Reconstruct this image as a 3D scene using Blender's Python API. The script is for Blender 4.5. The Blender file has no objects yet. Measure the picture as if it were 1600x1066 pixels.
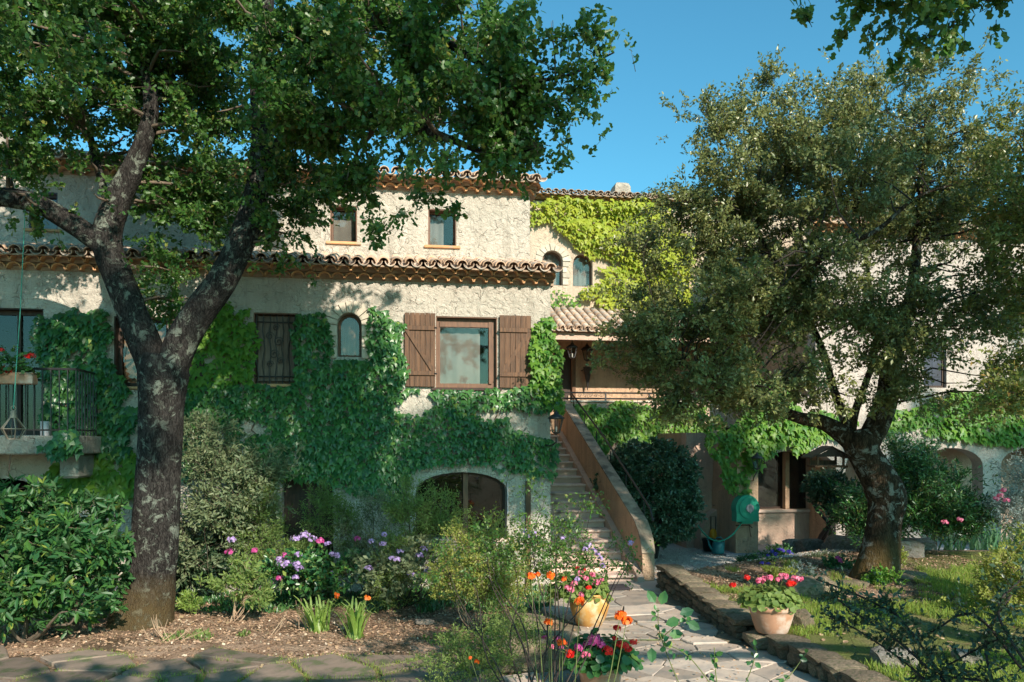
import bpy, math, random
import numpy as np
from mathutils import Vector, Matrix, noise as mnoise
from mathutils.geometry import tessellate_polygon

random.seed(7); rng = np.random.default_rng(11)
scene = bpy.context.scene
COL = scene.collection
R = math.radians

# ------------------------------------------------------------------ camera
CZ = 2.4; FPX = 1244.44; HOR = 690.0
cam = bpy.data.cameras.new('camera'); camo = bpy.data.objects.new('camera', cam); COL.objects.link(camo)
cam.lens = 28; cam.sensor_width = 36; cam.shift_y = 0.0981
cam.clip_start = 0.1; cam.clip_end = 3000
camo.location = (0, 0, CZ); camo.rotation_euler = (R(90), 0, 0)
scene.camera = camo
# ------------------------------------------------------------------ sky and sun
SUN_EL = R(29); SUN_AZ = R(152)            # azimuth clockwise from +Y
w = bpy.data.worlds.new('World'); scene.world = w; w.use_nodes = True
nt = w.node_tree; nt.nodes.clear()
out = nt.nodes.new('ShaderNodeOutputWorld'); bg = nt.nodes.new('ShaderNodeBackground')
sky = nt.nodes.new('ShaderNodeTexSky'); sky.sky_type = 'NISHITA'; sky.sun_disc = False
sky.sun_elevation = SUN_EL; sky.sun_rotation = SUN_AZ; sky.air_density = 1.0; sky.dust_density = 1.1; sky.ozone_density = 1.2
tint = nt.nodes.new('ShaderNodeMix'); tint.data_type = 'RGBA'; tint.blend_type = 'MULTIPLY'
tint.inputs[0].default_value = 1.0
nt.links.new(sky.outputs[0], tint.inputs[6]); tint.inputs[7].default_value = (0.38, 0.94, 0.98, 1)
nt.links.new(tint.outputs[2], bg.inputs[0]); bg.inputs[1].default_value = 0.115
nt.links.new(bg.outputs[0], out.inputs[0])
sl = bpy.data.lights.new('sun', 'SUN'); so = bpy.data.objects.new('sun', sl); COL.objects.link(so)
sl.energy = 4.6; sl.angle = R(0.55); sl.color = (1.0, 0.88, 0.74)
sdir = Vector((math.sin(SUN_AZ)*math.cos(SUN_EL), math.cos(SUN_AZ)*math.cos(SUN_EL), math.sin(SUN_EL)))
so.rotation_euler = sdir.to_track_quat('Z', 'Y').to_euler()
scene.view_settings.view_transform = 'Standard'; scene.view_settings.look = 'None'
scene.view_settings.exposure = 0.85; scene.view_settings.gamma = 1.0

# ------------------------------------------------------------------ helpers
def tag(o, label=None, cat=None, group=None, kind=None):
    if label: o['label'] = label
    if cat: o['category'] = cat
    if group: o['group'] = group
    if kind: o['kind'] = kind
    return o
ROOT = {}
def thing(name, loc, label, cat, group=None, rz=0.0):
    o = bpy.data.objects.new(name, None); COL.objects.link(o)
    o.empty_display_size = 0.1
    o.location = loc; o.rotation_euler = (0, 0, rz)
    ROOT[o] = Matrix.Translation(Vector(loc)) @ Matrix.Rotation(rz, 4, 'Z')
    return tag(o, label, cat, group)
def rootmat(o):
    while o is not None:
        if o in ROOT: return ROOT[o]
        o = o.parent
    return Matrix.Identity(4)
def P(px, py, Y):
    return Vector(((px-800)/FPX*Y, Y, CZ+(HOR-py)/FPX*Y))
def G(px, py, z=0.0):
    Y = (CZ-z)*FPX/(py-HOR); return Vector(((px-800)/FPX*Y, Y, z))
# house frame: u along the facade, d behind the wing's front, z up
HM = 0.1535; HA = math.atan(HM); HO = Vector((0.637, 13.2, 0))
HMAT = Matrix.Translation(HO) @ Matrix.Rotation(HA, 4, 'Z')
def W(u, d, z): return HMAT @ Vector((u, d, z))
def L(px, py, d):
    rx = (px-800)/FPX; s, c = math.sin(HA), math.cos(HA)
    t = (d - HO.x*s + HO.y*c)/(-rx*s + c)
    X, Y = rx*t, t
    return ((X-HO.x)*c + (Y-HO.y)*s, CZ+(HOR-py)/FPX*t)

class MB:
    def __init__(s, m=None): s.v = []; s.f = []; s.m = m
    def add(s, vs, fs):
        n = len(s.v)
        s.v += [(s.m @ Vector(v)) if s.m else Vector(v) for v in vs]
        s.f += [tuple(i+n for i in f) for f in fs]
        return s
    def box(s, x0, x1, y0, y1, z0, z1, bev=0.0):
        b = bev
        if b <= 0:
            return s.add([(x0,y0,z0),(x1,y0,z0),(x1,y1,z0),(x0,y1,z0),(x0,y0,z1),(x1,y0,z1),(x1,y1,z1),(x0,y1,z1)],
                  [(0,3,2,1),(4,5,6,7),(0,1,5,4),(1,2,6,5),(2,3,7,6),(3,0,4,7)])
        vs = []
        for z, i in ((z0, b), (z0+b, 0), (z1-b, 0), (z1, b)):
            vs += [(x0+i,y0+i,z),(x1-i,y0+i,z),(x1-i,y1-i,z),(x0+i,y1-i,z)]
        fs = [(0,3,2,1),(12,13,14,15)]
        for k in range(3):
            for j in range(4):
                fs.append((4*k+j, 4*k+(j+1)%4, 4*k+4+(j+1)%4, 4*k+4+j))
        return s.add(vs, fs)
    def prism(s, poly, a0, a1, axis='y'):
        """poly: list of 2D points; extruded along axis (y: poly is (x,z); x: poly is (y,z); z: poly is (x,y))"""
        def mk(p, a):
            return (p[0], a, p[1]) if axis == 'y' else ((a, p[0], p[1]) if axis == 'x' else (p[0], p[1], a))
        n = len(poly)
        vs = [mk(p, a0) for p in poly]+[mk(p, a1) for p in poly]
        tr = tessellate_polygon([[Vector((p[0], p[1], 0)) for p in poly]])
        fs = [tuple(t) for t in tr]+[tuple(i+n for i in reversed(t)) for t in tr]
        fs += [(i, (i+1) % n, n+(i+1) % n, n+i) for i in range(n)]
        return s.add(vs, fs)
    def tube(s, pts, r, n=6, cap=True):
        pts = [Vector(p) for p in pts]
        if not hasattr(r, '__len__'): r = [r]*len(pts)
        t0 = (pts[1]-pts[0]).normalized()
        a = t0.orthogonal().normalized(); vs = []; fs = []
        for i, p in enumerate(pts):
            t = (pts[min(i+1, len(pts)-1)]-pts[max(i-1, 0)])
            t = t.normalized() if t.length > 1e-9 else t0
            a = (a-t*a.dot(t)); a = a.normalized() if a.length > 1e-6 else t.orthogonal().normalized()
            b = t.cross(a)
            for k in range(n):
                th = 2*math.pi*k/n
                vs.append(p+(a*math.cos(th)+b*math.sin(th))*r[i])
        for i in range(len(pts)-1):
            for k in range(n):
                fs.append((i*n+k, i*n+(k+1) % n, (i+1)*n+(k+1) % n, (i+1)*n+k))
        if cap:
            fs.append(tuple(reversed(range(n)))); m = (len(pts)-1)*n
            fs.append(tuple(range(m, m+n)))
        return s.add(vs, fs)
    def lathe(s, prof, c, n=24):
        vs = []; fs = []
        for (r, z) in prof:
            for k in range(n):
                th = 2*math.pi*k/n
                vs.append((c[0]+r*math.cos(th), c[1]+r*math.sin(th), c[2]+z))
        for i in range(len(prof)-1):
            for k in range(n):
                fs.append((i*n+k, i*n+(k+1) % n, (i+1)*n+(k+1) % n, (i+1)*n+k))
        return s.add(vs, fs)
    def build(s, name, mat, parent=None, smooth=False):
        inv = rootmat(parent).inverted()
        me = bpy.data.meshes.new(name)
        me.from_pydata([tuple(inv @ v) for v in s.v], [], s.f)
        me.materials.append(mat)
        if smooth: me.polygons.foreach_set('use_smooth', [True]*len(me.polygons))
        me.update()
        o = bpy.data.objects.new(name, me); COL.objects.link(o); o.parent = parent
        return o
def HB(): return MB(HMAT)
def inst(name, me, parent, mw):
    o = bpy.data.objects.new(name, me); COL.objects.link(o); o.parent = parent
    o.matrix_basis = rootmat(parent).inverted() @ mw
    return o
def spline(pts, k=8):
    """Catmull-Rom over (x,y,z,r) tuples"""
    p = [np.array(q, float) for q in pts]; p = [2*p[0]-p[1]]+p+[2*p[-1]-p[-2]]
    o = []
    for i in range(1, len(p)-2):
        for j in range(k):
            t = j/k
            o.append(.5*((2*p[i])+(-p[i-1]+p[i+1])*t+(2*p[i-1]-5*p[i]+4*p[i+1]-p[i+2])*t*t+(-p[i-1]+3*p[i]-3*p[i+1]+p[i+2])*t**3))
    o.append(p[-2]); return o

# ------------------------------------------------------------------ materials
def nodes(name):
    m = bpy.data.materials.new(name); m.use_nodes = True
    n = m.node_tree; n.nodes.clear()
    o = n.nodes.new('ShaderNodeOutputMaterial'); b = n.nodes.new('ShaderNodeBsdfPrincipled')
    n.links.new(b.outputs[0], o.inputs[0])
    return m, n, o, b
def mixc(n, fac, a, b):
    x = n.nodes.new('ShaderNodeMix'); x.data_type = 'RGBA'
    for sck, v in ((0, fac), (6, a), (7, b)):
        if isinstance(v, bpy.types.NodeSocket): n.links.new(v, x.inputs[sck])
        elif sck == 0: x.inputs[0].default_value = v
        else: x.inputs[sck].default_value = (*v, 1)
    return x.outputs[2]
def ramp(n, src, a, b):
    x = n.nodes.new('ShaderNodeMapRange'); n.links.new(src, x.inputs[0])
    x.inputs[1].default_value = a; x.inputs[2].default_value = b; return x.outputs[0]
def nz(n, co, scale, detail=5, dist=0.0, rough=.6):
    x = n.nodes.new('ShaderNodeTexNoise'); n.links.new(co, x.inputs['Vector'])
    x.inputs['Scale'].default_value = scale; x.inputs['Detail'].default_value = detail
    x.inputs['Distortion'].default_value = dist; x.inputs['Roughness'].default_value = rough
    return x.outputs[0]
def math_(n, op, a, b=None):
    x = n.nodes.new('ShaderNodeMath'); x.operation = op
    for i, v in enumerate((a, b)):
        if v is None: continue
        if isinstance(v, bpy.types.NodeSocket): n.links.new(v, x.inputs[i])
        else: x.inputs[i].default_value = v
    return x.outputs[0]
def bumpn(n, h, strength, dist):
    x = n.nodes.new('ShaderNodeBump'); x.inputs['Strength'].default_value = strength; x.inputs['Distance'].default_value = dist
    n.links.new(h, x.inputs['Height']); return x.outputs[0]
def mapping(n, co, sc):
    x = n.nodes.new('ShaderNodeMapping'); n.links.new(co, x.inputs[0]); x.inputs['Scale'].default_value = sc; return x.outputs[0]
def M(name, c1, c2=None, scale=4, rough=.85, bump=0.4, bscale=30, bdist=.01, rnd=0.0, c3=None, c3scale=1.5, c3lo=.55, c3hi=.65, metal=0, stretch=None, spec=.3):
    m, n, o, b = nodes(name)
    tc = n.nodes.new('ShaderNodeTexCoord'); co = tc.outputs['Object']
    if stretch: co = mapping(n, co, stretch)
    c2 = c2 or tuple(v*.7 for v in c1)
    col = mixc(n, ramp(n, nz(n, co, scale), .35, .65), c1, c2)
    if c3: col = mixc(n, ramp(n, nz(n, co, c3scale, 6), c3lo, c3hi), col, c3)
    if rnd:
        oi = n.nodes.new('ShaderNodeObjectInfo'); hs = n.nodes.new('ShaderNodeHueSaturation')
        mr = n.nodes.new('ShaderNodeMapRange'); n.links.new(oi.outputs['Random'], mr.inputs[0])
        mr.inputs[3].default_value = 1-rnd; mr.inputs[4].default_value = 1+rnd
        n.links.new(mr.outputs[0], hs.inputs['Value']); n.links.new(col, hs.inputs['Color']); col = hs.outputs[0]
    n.links.new(col, b.inputs['Base Color'])
    b.inputs['Roughness'].default_value = rough; b.inputs['Metallic'].default_value = metal
    b.inputs['Specular IOR Level'].default_value = spec
    if bump: n.links.new(bumpn(n, nz(n, co, bscale, 6), bump, bdist), b.inputs['Normal'])
    return m
def stucco(name, c1, c2, dirt, big=1.0, stain=.38):
    m, n, o, b = nodes(name)
    tc = n.nodes.new('ShaderNodeTexCoord'); co = tc.outputs['Object']
    wn = n.nodes.new('ShaderNodeTexNoise'); n.links.new(co, wn.inputs[0]); wn.inputs['Scale'].default_value = 3.2
    va = n.nodes.new('ShaderNodeVectorMath'); va.operation = 'MULTIPLY_ADD'
    n.links.new(wn.outputs['Color'], va.inputs[0]); va.inputs[1].default_value = (.5, .5, .5); n.links.new(co, va.inputs[2])
    vo = n.nodes.new('ShaderNodeTexVoronoi'); vo.feature = 'DISTANCE_TO_EDGE'; n.links.new(va.outputs[0], vo.inputs['Vector'])
    vo.inputs['Scale'].default_value = 5.5
    crack = ramp(n, vo.outputs['Distance'], 0.0, .05)
    brk = ramp(n, nz(n, co, 5.5, 5, 1), .40, .50)                 # cracks only here and there
    crack = math_(n, 'MAXIMUM', crack, brk)
    a = nz(n, co, 11, 8, 1.6, .72); c = nz(n, co, 4.2, 4, 1.8)
    h = math_(n, 'ADD', math_(n, 'MULTIPLY', crack, .42), math_(n, 'ADD', math_(n, 'MULTIPLY', a, 1.2), math_(n, 'MULTIPLY', c, 1.3)))
    col = mixc(n, ramp(n, nz(n, co, 1.3, 6), .35, .65), c1, c2)
    col = mixc(n, ramp(n, math_(n, 'MULTIPLY', math_(n, 'SUBTRACT', 1.0, crack), .35), 0, 1), col, dirt)
    st = ramp(n, nz(n, mapping(n, co, (3, 3, .5)), 1.6, 8, .4, .65), .50, .70)
    col = mixc(n, math_(n, 'MULTIPLY', st, stain), col, dirt)
    st2 = ramp(n, nz(n, mapping(n, co, (4, 4, .6)), 2.0, 8, 1.0, .7), .54, .72)
    col = mixc(n, math_(n, 'MULTIPLY', st2, stain*.55), col, dirt)
    n.links.new(col, b.inputs['Base Color']); b.inputs['Roughness'].default_value = .95; b.inputs['Specular IOR Level'].default_value = .15
    n.links.new(bumpn(n, h, 1.0, .045*big), b.inputs['Normal'])
    return m
def bark(name, dark, light, lichen, moss=None, vscale=9):
    m, n, o, b = nodes(name)
    tc = n.nodes.new('ShaderNodeTexCoord'); co = tc.outputs['Object']
    fn = nz(n, mapping(n, co, (1, 1, .3)), vscale*2.4, 9, .5, .7)
    wn = n.nodes.new('ShaderNodeTexNoise'); n.links.new(co, wn.inputs[0]); wn.inputs['Scale'].default_value = 7
    va = n.nodes.new('ShaderNodeVectorMath'); va.operation = 'MULTIPLY_ADD'; n.links.new(wn.outputs['Color'], va.inputs[0]); va.inputs[1].default_value = (.10, .10, .10); n.links.new(co, va.inputs[2])
    vo = n.nodes.new('ShaderNodeTexVoronoi'); vo.feature = 'DISTANCE_TO_EDGE'; n.links.new(mapping(n, va.outputs[0], (1, 1, .26)), vo.inputs['Vector']); vo.inputs['Scale'].default_value = vscale*4.6
    f = math_(n, 'ADD', math_(n, 'MULTIPLY', fn, .80), math_(n, 'MULTIPLY', ramp(n, vo.outputs['Distance'], 0, .22), .14))
    col = mixc(n, ramp(n, f, .38, .62), dark, light)
    lf = math_(n, 'MULTIPLY', ramp(n, nz(n, co, 7, 10, .5, .74), .53, .58), ramp(n, nz(n, co, 1.8, 2), .36, .52))
    col = mixc(n, math_(n, 'MULTIPLY', lf, .85), col, mixc(n, nz(n, co, 30, 3), lichen, tuple(v*.55 for v in lichen)))
    if moss:
        g = n.nodes.new('ShaderNodeSeparateXYZ'); n.links.new(co, g.inputs[0])
        mo = ramp(n, math_(n, 'ADD', g.outputs[2], math_(n, 'MULTIPLY', nz(n, co, 3), .8)), 1.15, .6)
        col = mixc(n, math_(n, 'MULTIPLY', mo, .75), col, moss)
    n.links.new(col, b.inputs['Base Color']); b.inputs['Roughness'].default_value = .95; b.inputs['Specular IOR Level'].default_value = .15
    n.links.new(bumpn(n, math_(n, 'ADD', f, math_(n, 'MULTIPLY', lf, .1)), 1.0, .05), b.inputs['Normal'])
    return m
def leafmat(name, ca, cb, cc=None, trans=.35, rough=.45, spec=.4):
    m = bpy.data.materials.new(name); m.use_nodes = True; n = m.node_tree; n.nodes.clear()
    o = n.nodes.new('ShaderNodeOutputMaterial'); b = n.nodes.new('ShaderNodeBsdfPrincipled')
    at = n.nodes.new('ShaderNodeAttribute'); at.attribute_name = 'var'
    oi = n.nodes.new('ShaderNodeObjectInfo')
    v = math_(n, 'FRACT', math_(n, 'ADD', at.outputs['Fac'], oi.outputs['Random']))
    col = mixc(n, v, ca, cb)
    if cc: col = mixc(n, ramp(n, v, .93, .97), col, cc)
    geo = n.nodes.new('ShaderNodeNewGeometry')
    col2 = mixc(n, geo.outputs['Backfacing'], col, mixc(n, .25, col, (.16, .21, .12)))
    n.links.new(col2, b.inputs['Base Color']); b.inputs['Roughness'].default_value = rough
    b.inputs['Specular IOR Level'].default_value = spec
    t = n.nodes.new('ShaderNodeBsdfTranslucent')
    hs = n.nodes.new('ShaderNodeHueSaturation'); n.links.new(col, hs.inputs['Color']); hs.inputs['Hue'].default_value = .485
    hs.inputs['Value'].default_value = 1.9; hs.inputs['Saturation'].default_value = 1.05
    n.links.new(hs.outputs[0], t.inputs[0])
    mx = n.nodes.new('ShaderNodeMixShader'); mx.inputs[0].default_value = trans
    n.links.new(b.outputs[0], mx.inputs[1]); n.links.new(t.outputs[0], mx.inputs[2]); n.links.new(mx.outputs[0], o.inputs[0])
    return m
def glassmat(name, tintc=(.78, .78, .76), base=.01):
    m = bpy.data.materials.new(name); m.use_nodes = True; n = m.node_tree; n.nodes.clear()
    o = n.nodes.new('ShaderNodeOutputMaterial')
    t = n.nodes.new('ShaderNodeBsdfTransparent'); t.inputs[0].default_value = (*tintc, 1)
    g = n.nodes.new('ShaderNodeBsdfGlossy'); g.inputs['Roughness'].default_value = .03
    f = n.nodes.new('ShaderNodeLayerWeight'); f.inputs[0].default_value = .5
    mx = n.nodes.new('ShaderNodeMixShader'); n.links.new(math_(n, 'ADD', math_(n, 'MULTIPLY', math_(n, 'POWER', f.outputs['Facing'], 5), .9), base+.04), mx.inputs[0])
    n.links.new(t.outputs[0], mx.inputs[1]); n.links.new(g.outputs[0], mx.inputs[2]); n.links.new(mx.outputs[0], o.inputs[0])
    return m

CREAM = stucco('cream_stucco', (.58, .53, .455), (.48, .44, .375), (.22, .19, .15))
GREYST = stucco('grey_stucco', (.46, .41, .34), (.36, .32, .27), (.18, .15, .12))
OCHRE = stucco('ochre_plaster', (.60, .40, .26), (.46, .32, .22), (.20, .15, .11), .7, .5)
PINKST = stucco('pink_plaster', (.60, .43, .33), (.50, .37, .30), (.28, .21, .17), .4)
TILE = M('clay_tile', (.58, .39, .26), (.42, .29, .21), 7, .9, .6, 40, .006, .28, c3=(.42, .38, .33), c3scale=5, c3lo=.44, c3hi=.6)
TILEO = M('orange_clay_tile', (.60, .32, .15), (.46, .26, .14), 7, .9, .5, 40, .006, .2, c3=(.33, .29, .25), c3scale=4, c3lo=.55, c3hi=.7)
MORTAR = M('mortar', (.40, .29, .21), (.28, .2, .14), 8, .95, .6, 30, .02)
WOOD = M('brown_wood', (.145, .074, .038), (.062, .034, .020), 3, .6, .5, 12, .006, .15, stretch=(14, 14, 1.2))
WOODD = M('dark_wood', (.060, .035, .024), (.03, .018, .014), 3, .55, .4, 12, .005, .1, stretch=(14, 14, 1.2))
WOODF = M('frame_wood', (.17, .085, .05), (.09, .05, .03), 3, .5, .3, 12, .004, .1, stretch=(10, 10, 1.2))
IRON = M('black_iron', (.018, .018, .02), (.03, .028, .026), 9, .5, .2, 60, .002, spec=.5)
RUST = M('rusty_iron', (.14, .07, .045), (.07, .04, .03), 9, .8, .4, 60, .003)
DARK = M('room_shade', (.018, .015, .013), (.012, .010, .009), 2, .95, 0)  # near-black colour stands in for the shade inside the openings
CURT = M('white_curtain', (.40, .38, .36), (.30, .29, .28), 3, .9, .1, 30, .003)
CURTD = M('beige_curtain', (.42, .27, .17), (.32, .21, .14), 3, .9, .1, 30, .003)
GLASS = glassmat('window_glass')
STONE = M('pale_stone', (.50, .45, .37), (.40, .35, .28), 5, .9, .6, 25, .012, .15)
STEPM = M('step_stone', (.66, .50, .42), (.52, .38, .31), 3.5, .85, .5, 25, .008, .12, c3=(.2, .15, .12), c3scale=2.5, c3lo=.58, c3hi=.72)
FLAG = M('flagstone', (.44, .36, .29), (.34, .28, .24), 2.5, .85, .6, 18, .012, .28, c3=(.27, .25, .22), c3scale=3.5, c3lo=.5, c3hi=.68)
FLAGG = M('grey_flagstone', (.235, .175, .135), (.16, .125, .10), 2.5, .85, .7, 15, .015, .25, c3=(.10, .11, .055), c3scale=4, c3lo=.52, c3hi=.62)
ROCK = M('brown_rock', (.26, .20, .14), (.15, .115, .08), 4, .95, .9, 12, .03, .3, c3=(.10, .10, .055), c3scale=5, c3lo=.48, c3hi=.62)
ROCKG = M('grey_rock', (.28, .25, .22), (.17, .15, .13), 4, .95, .9, 10, .03, .25, c3=(.14, .13, .09), c3scale=5, c3lo=.5, c3hi=.62)
TERRA = M('terracotta', (.46, .25, .16), (.38, .20, .12), 6, .85, .3, 40, .004, 0, c3=(.58, .47, .40), c3scale=4, c3lo=.48, c3hi=.66)
YPOT = M('glazed_yellow_pot', (.52, .29, .085), (.42, .20, .06), 4, .45, .15, 30, .003, 0, c3=(.55, .45, .28), c3scale=6, c3lo=.48, c3hi=.66, spec=.4)
SOIL = M('soil', (.055, .038, .026), (.03, .02, .015), 8, 1, .8, 30, .02)
TWIG = M('twig_bark', (.16, .12, .09), (.09, .07, .05), 10, .9, .3, 40, .003)
TWIGD = M('dark_twig', (.045, .035, .03), (.03, .022, .02), 10, .9, .3, 40, .003)
STEMG = M('green_stem', (.14, .17, .05), (.10, .12, .04), 10, .7, .1, 40, .002)
PALETW = M('pale_twig', (.42, .30, .20), (.30, .2, .14), 10, .9, .3, 40, .003)
TEAL = M('teal_plastic', (.02, .34, .225), (.018, .29, .19), 3, .35, .05, 30, .002, spec=.5)
CANM = M('blue_green_plastic', (.018, .17, .19), (.015, .145, .165), 3, .4, .05, 30, .002, spec=.5)
YEL = M('yellow_plastic', (.62, .30, .02), (.52, .25, .02), 3, .5, .05, 30, .002)
BLACKP = M('black_plastic', (.015, .015, .016), (.02, .02, .02), 3, .5, .05, 30, .002)
GREYP = M('grey_plastic', (.42, .42, .44), (.35, .35, .37), 3, .4, .05, 30, .002)
CORD = M('green_cord', (.08, .36, .27), (.06, .30, .22), 3, .7, 0)
ROPE = M('brown_string', (.16, .10, .07), (.11, .07, .05), 3, .8, 0)
COPPER = M('weathered_brass', (.40, .31, .23), (.28, .21, .16), 6, .6, .2, 40, .002, metal=.3)
MAT = M('doormat_fibre', (.05, .042, .05), (.035, .03, .036), 30, 1, .8, 90, .006)
OAKBARK = bark('oak_bark', (.012, .0105, .010), (.055, .050, .046), (.25, .28, .23), (.10, .07, .03))
HOLMBARK = bark('holm_oak_bark', (.022, .014, .009), (.085, .055, .034), (.38, .36, .31), (.13, .085, .03), 6)
PINEBARK = bark('pine_bark', (.06, .04, .03), (.2, .13, .09), (.25, .2, .16))
L_OAK = leafmat('oak_leaf', (.032, .105, .022), (.105, .195, .035), (.24, .26, .06), .42, .40, .5)
L_HOLM = leafmat('holm_oak_leaf', (.072, .105, .034), (.24, .245, .080), (.28, .26, .08), .26, .36, .5)
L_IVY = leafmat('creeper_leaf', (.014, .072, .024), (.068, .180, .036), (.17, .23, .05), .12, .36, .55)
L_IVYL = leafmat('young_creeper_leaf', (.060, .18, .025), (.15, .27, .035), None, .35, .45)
L_IVYY = leafmat('yellow_creeper_leaf', (.20, .27, .025), (.34, .37, .04), None, .35, .5)
L_RHODO = leafmat('laurel_leaf', (.022, .085, .030), (.060, .150, .026), (.20, .26, .05), .25, .45, .35)
L_FEATH = leafmat('feathery_leaf', (.10, .17, .04), (.20, .27, .07), None, .4, .6)
L_OLIVE = leafmat('grey_green_leaf', (.10, .14, .07), (.19, .22, .11), None, .3, .5)
L_DARK = leafmat('dark_shrub_leaf', (.020, .050, .024), (.045, .085, .038), None, .2, .35, .5)
L_YEL = leafmat('yellow_green_leaf', (.17, .22, .045), (.30, .32, .07), None, .4, .5)
L_GRASS = leafmat('grass_blade', (.13, .22, .035), (.27, .33, .06), (.36, .32, .13), .35, .6, .2)
L_BLADE = leafmat('strap_leaf', (.17, .29, .06), (.28, .38, .09), None, .4, .45)
L_IRIS = leafmat('iris_leaf', (.05, .14, .07), (.09, .19, .09), None, .3, .4)
L_SILV = leafmat('silver_leaf', (.20, .24, .22), (.30, .34, .32), None, .2, .7)
L_DEAD = leafmat('dead_leaf', (.26, .16, .09), (.46, .32, .21), (.60, .50, .38), .1, .9, .1)
L_CHIP = leafmat('bark_chip', (.16, .095, .06), (.46, .31, .21), (.62, .50, .38), .0, .95, .1)
L_PEB = leafmat('pebble', (.42, .39, .37), (.68, .64, .60), None, .0, .85, .2)
F_RED = leafmat('red_petal', (.55, .012, .01), (.75, .03, .012), None, .3, .5)
F_ORA = leafmat('orange_petal', (.75, .10, .01), (.85, .22, .015), None, .3, .5)
F_PINK = leafmat('pink_petal', (.62, .10, .22), (.75, .28, .38), None, .3, .5)
F_MAG = leafmat('magenta_petal', (.45, .05, .22), (.58, .12, .34), None, .3, .5)
F_LIL = leafmat('lilac_petal', (.36, .24, .50), (.50, .36, .60), None, .3, .5)
F_BLUE = leafmat('violet_petal', (.07, .05, .42), (.16, .10, .55), None, .3, .5)

# ------------------------------------------------------------------ leaves (numpy)
def T(vs, fs): return (np.array(vs, float), fs)
TM_OAK = T([(0,0,0),(.3,.30,.05),(.55,.20,.03),(.8,.33,.02),(1,0,-.08),(.8,-.33,.02),(.55,-.20,.03),(.3,-.30,.05),(.5,0,-.03)],
           [(0,8,2,1),(8,4,3,2),(0,7,6,8),(8,6,5,4)])
TM_LEAF = T([(0,0,0),(.45,.26,.05),(1,0,-.06),(.45,-.26,.05)], [(0,2,1),(0,3,2)])
TM_LONG = T([(0,0,0),(.4,.16,.04),(.75,.13,0),(1,0,-.1),(.75,-.13,0),(.4,-.16,.04)], [(0,3,2,1),(0,5,4,3)])
TM_NEED = T([(0,0,0),(.5,.13,0),(1,0,0),(.5,-.13,0)], [(0,3,2,1)])
TM_IVY = T([(0,0,0),(-.12,.26,0),(.30,.55,-.05),(.42,.22,.02),(1,0,-.12),(.42,-.22,.02),(.30,-.55,-.05),(-.12,-.26,0),(.34,0,.07)],
           [(8,1,0),(8,2,1),(8,3,2),(8,4,3),(8,5,4),(8,6,5),(8,7,6),(8,0,7)])
TM_ROUND = T([(0,0,0),(.1,.4,.08),(.55,.5,.02),(.95,.25,-.05),(.95,-.25,-.05),(.55,-.5,.02),(.1,-.4,.08),(.4,0,-.06)],
             [(7,1,0),(7,2,1),(7,3,2),(7,4,3),(7,5,4),(7,6,5),(7,0,6)])
TM_BLADE = T([(0,.035,0),(.35,.04,.03),(.7,.03,.0),(1,0,-.12),(.7,-.03,0),(.35,-.04,.03),(0,-.035,0)], [(0,6,5,1),(1,5,4,2),(2,4,3)])
TM_CHIP = T([(0,.2,0),(.9,.3,.08),(1,-.25,0),(.1,-.3,.08)], [(0,3,2,1)])
TM_PEB = T([(-.5,0,0),(0,.4,0),(.5,0,0),(0,-.4,0),(0,0,.35),(0,0,-.3)], [(0,4,3),(3,4,2),(2,4,1),(1,4,0)])
def unit(a): return a/np.maximum(np.linalg.norm(a, axis=-1, keepdims=True), 1e-9)
def runit(n): return unit(rng.normal(size=(n, 3)))
def leafmesh(name, pos, d, nrm, size, tm, mat, parent=None, kind='stuff', var=None, smooth=False):
    tv, tf = tm; n = len(pos); k = len(tv)
    d = unit(d); nrm = unit(nrm-d*np.sum(nrm*d, 1, keepdims=True)); s = np.cross(nrm, d)
    size = np.broadcast_to(np.asarray(size, float), (n,))[:, None, None]
    V = pos[:, None, :]+size*(tv[None, :, 0:1]*d[:, None]+tv[None, :, 1:2]*s[:, None]+tv[None, :, 2:3]*nrm[:, None])
    V = V.reshape(-1, 3)
    inv = np.array(rootmat(parent).inverted()); V = V @ inv[:3, :3].T+inv[:3, 3]
    lens = np.array([len(f) for f in tf]); flat = np.concatenate([np.array(f) for f in tf])
    loops = (flat[None, :]+(np.arange(n)*k)[:, None]).ravel()
    cnt = np.tile(lens, n); st = np.concatenate([[0], np.cumsum(cnt)[:-1]])
    me = bpy.data.meshes.new(name)
    me.vertices.add(n*k); me.vertices.foreach_set('co', V.ravel().astype(np.float32))
    me.loops.add(len(loops)); me.loops.foreach_set('vertex_index', loops.astype(np.int32))
    me.polygons.add(len(cnt)); me.polygons.foreach_set('loop_start', st.astype(np.int32))
    at = me.attributes.new('var', 'FLOAT', 'POINT')
    if var is None: var = rng.random(n)
    at.data.foreach_set('value', np.repeat(var, k).astype(np.float32))
    me.materials.append(mat); me.update(calc_edges=True); me.validate()
    o = bpy.data.objects.new(name, me); COL.objects.link(o); o.parent = parent
    if kind: o['kind'] = kind
    return o
def leafproto(tm, mat, name='leaf'):
    me = bpy.data.meshes.new(name); me.from_pydata([tuple(v) for v in tm[0]], [], tm[1]); me.materials.append(mat)
    at = me.attributes.new('var', 'FLOAT', 'POINT'); return me
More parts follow.
